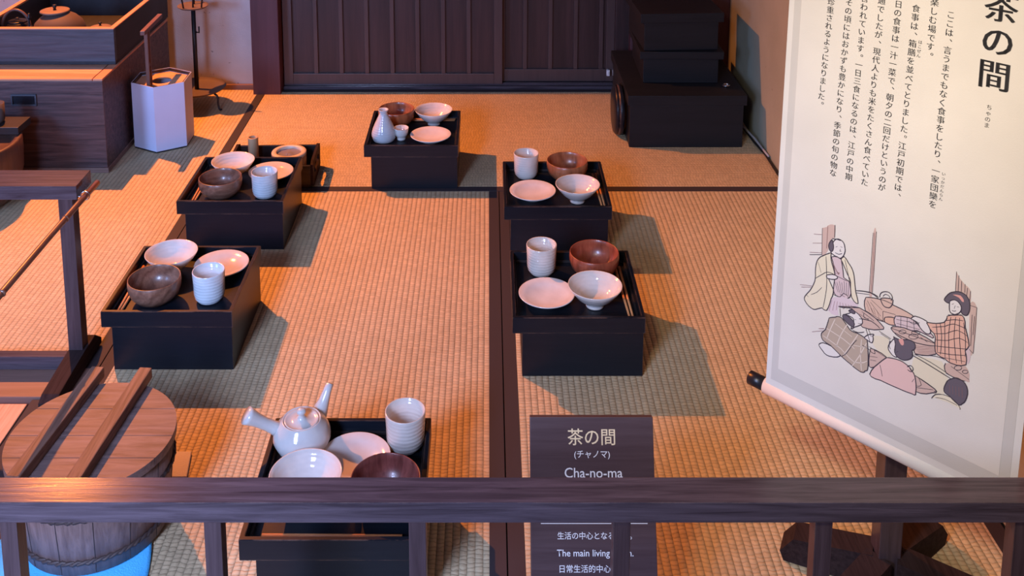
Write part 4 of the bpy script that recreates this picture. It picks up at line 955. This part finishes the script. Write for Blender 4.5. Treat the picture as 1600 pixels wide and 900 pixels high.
b = NB(); tube(b, [(-0.05, 0.15, 0.30), (-0.05, 0.22, 0.004)], 0.005, 8); tube(b, [(0.05, 0.15, 0.30), (0.05, 0.22, 0.004)], 0.005, 8); tube(b, [(-0.05, 0.2, 0.09), (0.05, 0.2, 0.09)], 0.004, 8); obj('easel_leg', b, M['brown_dark_v'], sg)

# ------------------------------------------------------------------ scroll stand with cross feet
st = thing('scroll_stand', 'dark wooden post on a cross shaped foot, behind the hanging scroll', 'stand', (0.684, 1.553, 0), 0)
b = NB(); box(b, -0.019, 0.019, -0.019, 0.019, 0.030, 1.50, 0.002); obj('post', b, M['brown_dark_v'], st)
b = NB(); box(b, -0.26, 0.26, -0.014, 0.014, 1.50, 1.53, 0.002, mtx=Matrix.Rotation(-PI / 4, 4, 'Z')); obj('crossbar', b, M['brown_dark'], st)
for k, a in enumerate((155, 38, -25, 218)):
    b = NB(); prism(b, [(0.020, 0.004), (0.165, 0.0005), (0.172, 0.018), (0.150, 0.048), (0.020, 0.066)], -0.023, 0.023, 'y')
    bmesh.ops.rotate(b, matrix=Matrix.Rotation(math.radians(a), 3, 'Z'), verts=b.verts[:]); obj('foot', b, M['brown_dark_y'], st)

# ------------------------------------------------------------------ hanging scroll
# local X runs along the scroll (left to right), local Y up, local Z towards the viewer
sc = thing('hanging_scroll', 'large pale hanging scroll with Japanese text and a drawing of a family meal', 'scroll', (0.651, 1.5, 0))
sc.rotation_euler = Euler((PI / 2, 0, -PI / 4), 'XYZ')
def sheet(bm, x0, x1, y0, y1, z, t=0.0006):   # the cloth hangs very slightly askew
    for v in box(bm, x0, x1, y0, y1, z - t, z): v.co.x += (v.co.y - 0.303) * 0.013
yb, yt = 0.303, 1.46
b = NB(); sheet(b, -0.2215, 0.1945, yb + 0.004, yt, -0.0002, 0.0008); obj('edge_cloth', b, M['scroll_edge'], sc)
b = NB(); sheet(b, -0.2120, 0.1840, yb + 0.020, yt, 0.0004, 0.0005); obj('mount_cloth', b, M['scroll_mount'], sc)
b = NB(); sheet(b, -0.1990, 0.1690, 0.349, yt, 0.0010, 0.0005); paper = obj('paper', b, M['scroll_paper'], sc)
b = NB(); tube(b, [(-0.2265, yb - 0.004, -0.009), (0.1985, yb - 0.004, -0.009)], 0.0145, 32); obj('rod_sleeve', b, M['scroll_edge'], sc, True)
b = NB(); tube(b, [(-0.2585, yb - 0.004, -0.009), (-0.2575, yb - 0.004, -0.009), (-0.2270, yb - 0.004, -0.009)], [0.0108, 0.0124, 0.0124], 24); obj('rod_cap', b, M['scroll_rod'], sc, True)
b = NB(); tube(b, [(0.2305, yb - 0.004, -0.009), (0.2295, yb - 0.004, -0.009), (0.1990, yb - 0.004, -0.009)], [0.0108, 0.0124, 0.0124], 24); obj('rod_cap', b, M['scroll_rod'], sc, True)
b = NB(); tube(b, [(-0.220, yt + 0.006, 0), (0.222, yt + 0.006, 0)], 0.008, 16); obj('top_rod', b, M['scroll_rod'], sc, True)
b = NB(); tube(b, [(-0.12, yt + 0.01, 0), (-0.0145, 1.54, -0.002), (0.0, 1.54, -0.002), (0.10, yt + 0.01, 0)], 0.0018, 8); obj('hanging_cord', b, M['scroll_rod'], sc, True)

items = []
for s, a, c, n_ in TEXT_COLUMNS:
    du, dv = (c[0] - a[0]) / n_, (c[1] - a[1]) / n_
    for i, chx in enumerate(s):
        x, y = a[0] + du * i, a[1] + dv * i
        if chx in '、。': x += 0.0075; y += 0.0060
        items.append((chx, x, y, 0.0128, 'CENTER', 0)); items.append((chx, x + 0.00035, y, 0.0128, 'CENTER', 0))
o = text_mesh('body_text', items, M['ink'], paper, 0.0); o.location.z = 0.0013
items = []
for s, a, c, n_, size in BIG_TEXT:
    du, dv = (c[0] - a[0]) / n_, (c[1] - a[1]) / n_
    for i, chx in enumerate(s):
        for k in ((-0.0011, -0.0004, 0.0004, 0.0011) if size > 0.03 else (0, 0.0001)): items.append((chx, a[0] + du * i + k, a[1] + dv * i, size, 'CENTER', 0))
o = text_mesh('title_text', items[:12], M['ink'], paper, 0.0); o.location.z = 0.0013
for i0, i1 in ((12, 20), (20, 34), (34, 42)):
    o = text_mesh('reading_text', items[i0:i1], M['ink'], paper, 0.0); o.location.z = 0.0013

def ribbon(bm, pts, w, z):
    P = [Vector(p) for p in pts]; n_ = len(P); L, Rr = [], []
    for i in range(n_):
        t = (P[min(i + 1, n_ - 1)] - P[max(i - 1, 0)])
        if t.length < 1e-9: t = Vector((1, 0))
        t.normalize(); nn = Vector((-t.y, t.x)) * w * (0.5 if 0 < i < n_ - 1 else 0.35)
        L.append(bm.verts.new((P[i].x + nn.x, P[i].y + nn.y, z))); Rr.append(bm.verts.new((P[i].x - nn.x, P[i].y - nn.y, z)))
    for i in range(n_ - 1): bm.faces.new([L[i], L[i + 1], Rr[i + 1], Rr[i]])
def smooth_line(pts):
    if len(pts) < 3: return pts
    out = [pts[0]]
    for i in range(len(pts) - 1):
        p0 = pts[max(i - 1, 0)]; p1 = pts[i]; p2 = pts[i + 1]; p3 = pts[min(i + 2, len(pts) - 1)]
        for k in (1 / 3, 2 / 3, 1):
            out.append(tuple(p1[d] + (p2[d] - p1[d]) * k + 0.09 * math.sin(PI * k) * ((p1[d] - p0[d]) - (p3[d] - p2[d])) for d in (0, 1)))
    return out
E3 = 1e-4
mats = list(ART); bm = NB()
for li, (c, outl, pts) in enumerate(ART_FILLS):
    P = [(x * E3, y * E3) for x, y in pts]
    P = smooth_line(P + [P[0]])[:-1]
    z = 0.0013 + li * 0.000012
    f = bm.faces.new([bm.verts.new((x, y, z)) for x, y in P]); f.material_index = mats.index(c)
    if outl:
        k = len(bm.faces); ribbon(bm, P + [P[0]], 0.0017, z + 0.000006)
        bm.faces.ensure_lookup_table()
        for f in bm.faces[k:]: f.material_index = mats.index('ink')
z = 0.0013 + 45 * 0.000012
for c, w_, pts in ART_LINES:
    P = smooth_line([(x * E3, y * E3) for x, y in pts]); bm.faces.ensure_lookup_table(); k = len(bm.faces)
    ribbon(bm, P, w_ * 0.00018, z); bm.faces.ensure_lookup_table()
    for f in bm.faces[k:]: f.material_index = mats.index(c)
bmesh.ops.triangulate(bm, faces=[f for f in bm.faces if len(f.verts) > 4])
me = bpy.data.meshes.new('printed_drawing'); bm.to_mesh(me); bm.free()
for k in mats: me.materials.append(ART[k])
o = bpy.data.objects.new('printed_drawing', me); COL.objects.link(o); o.parent = paper
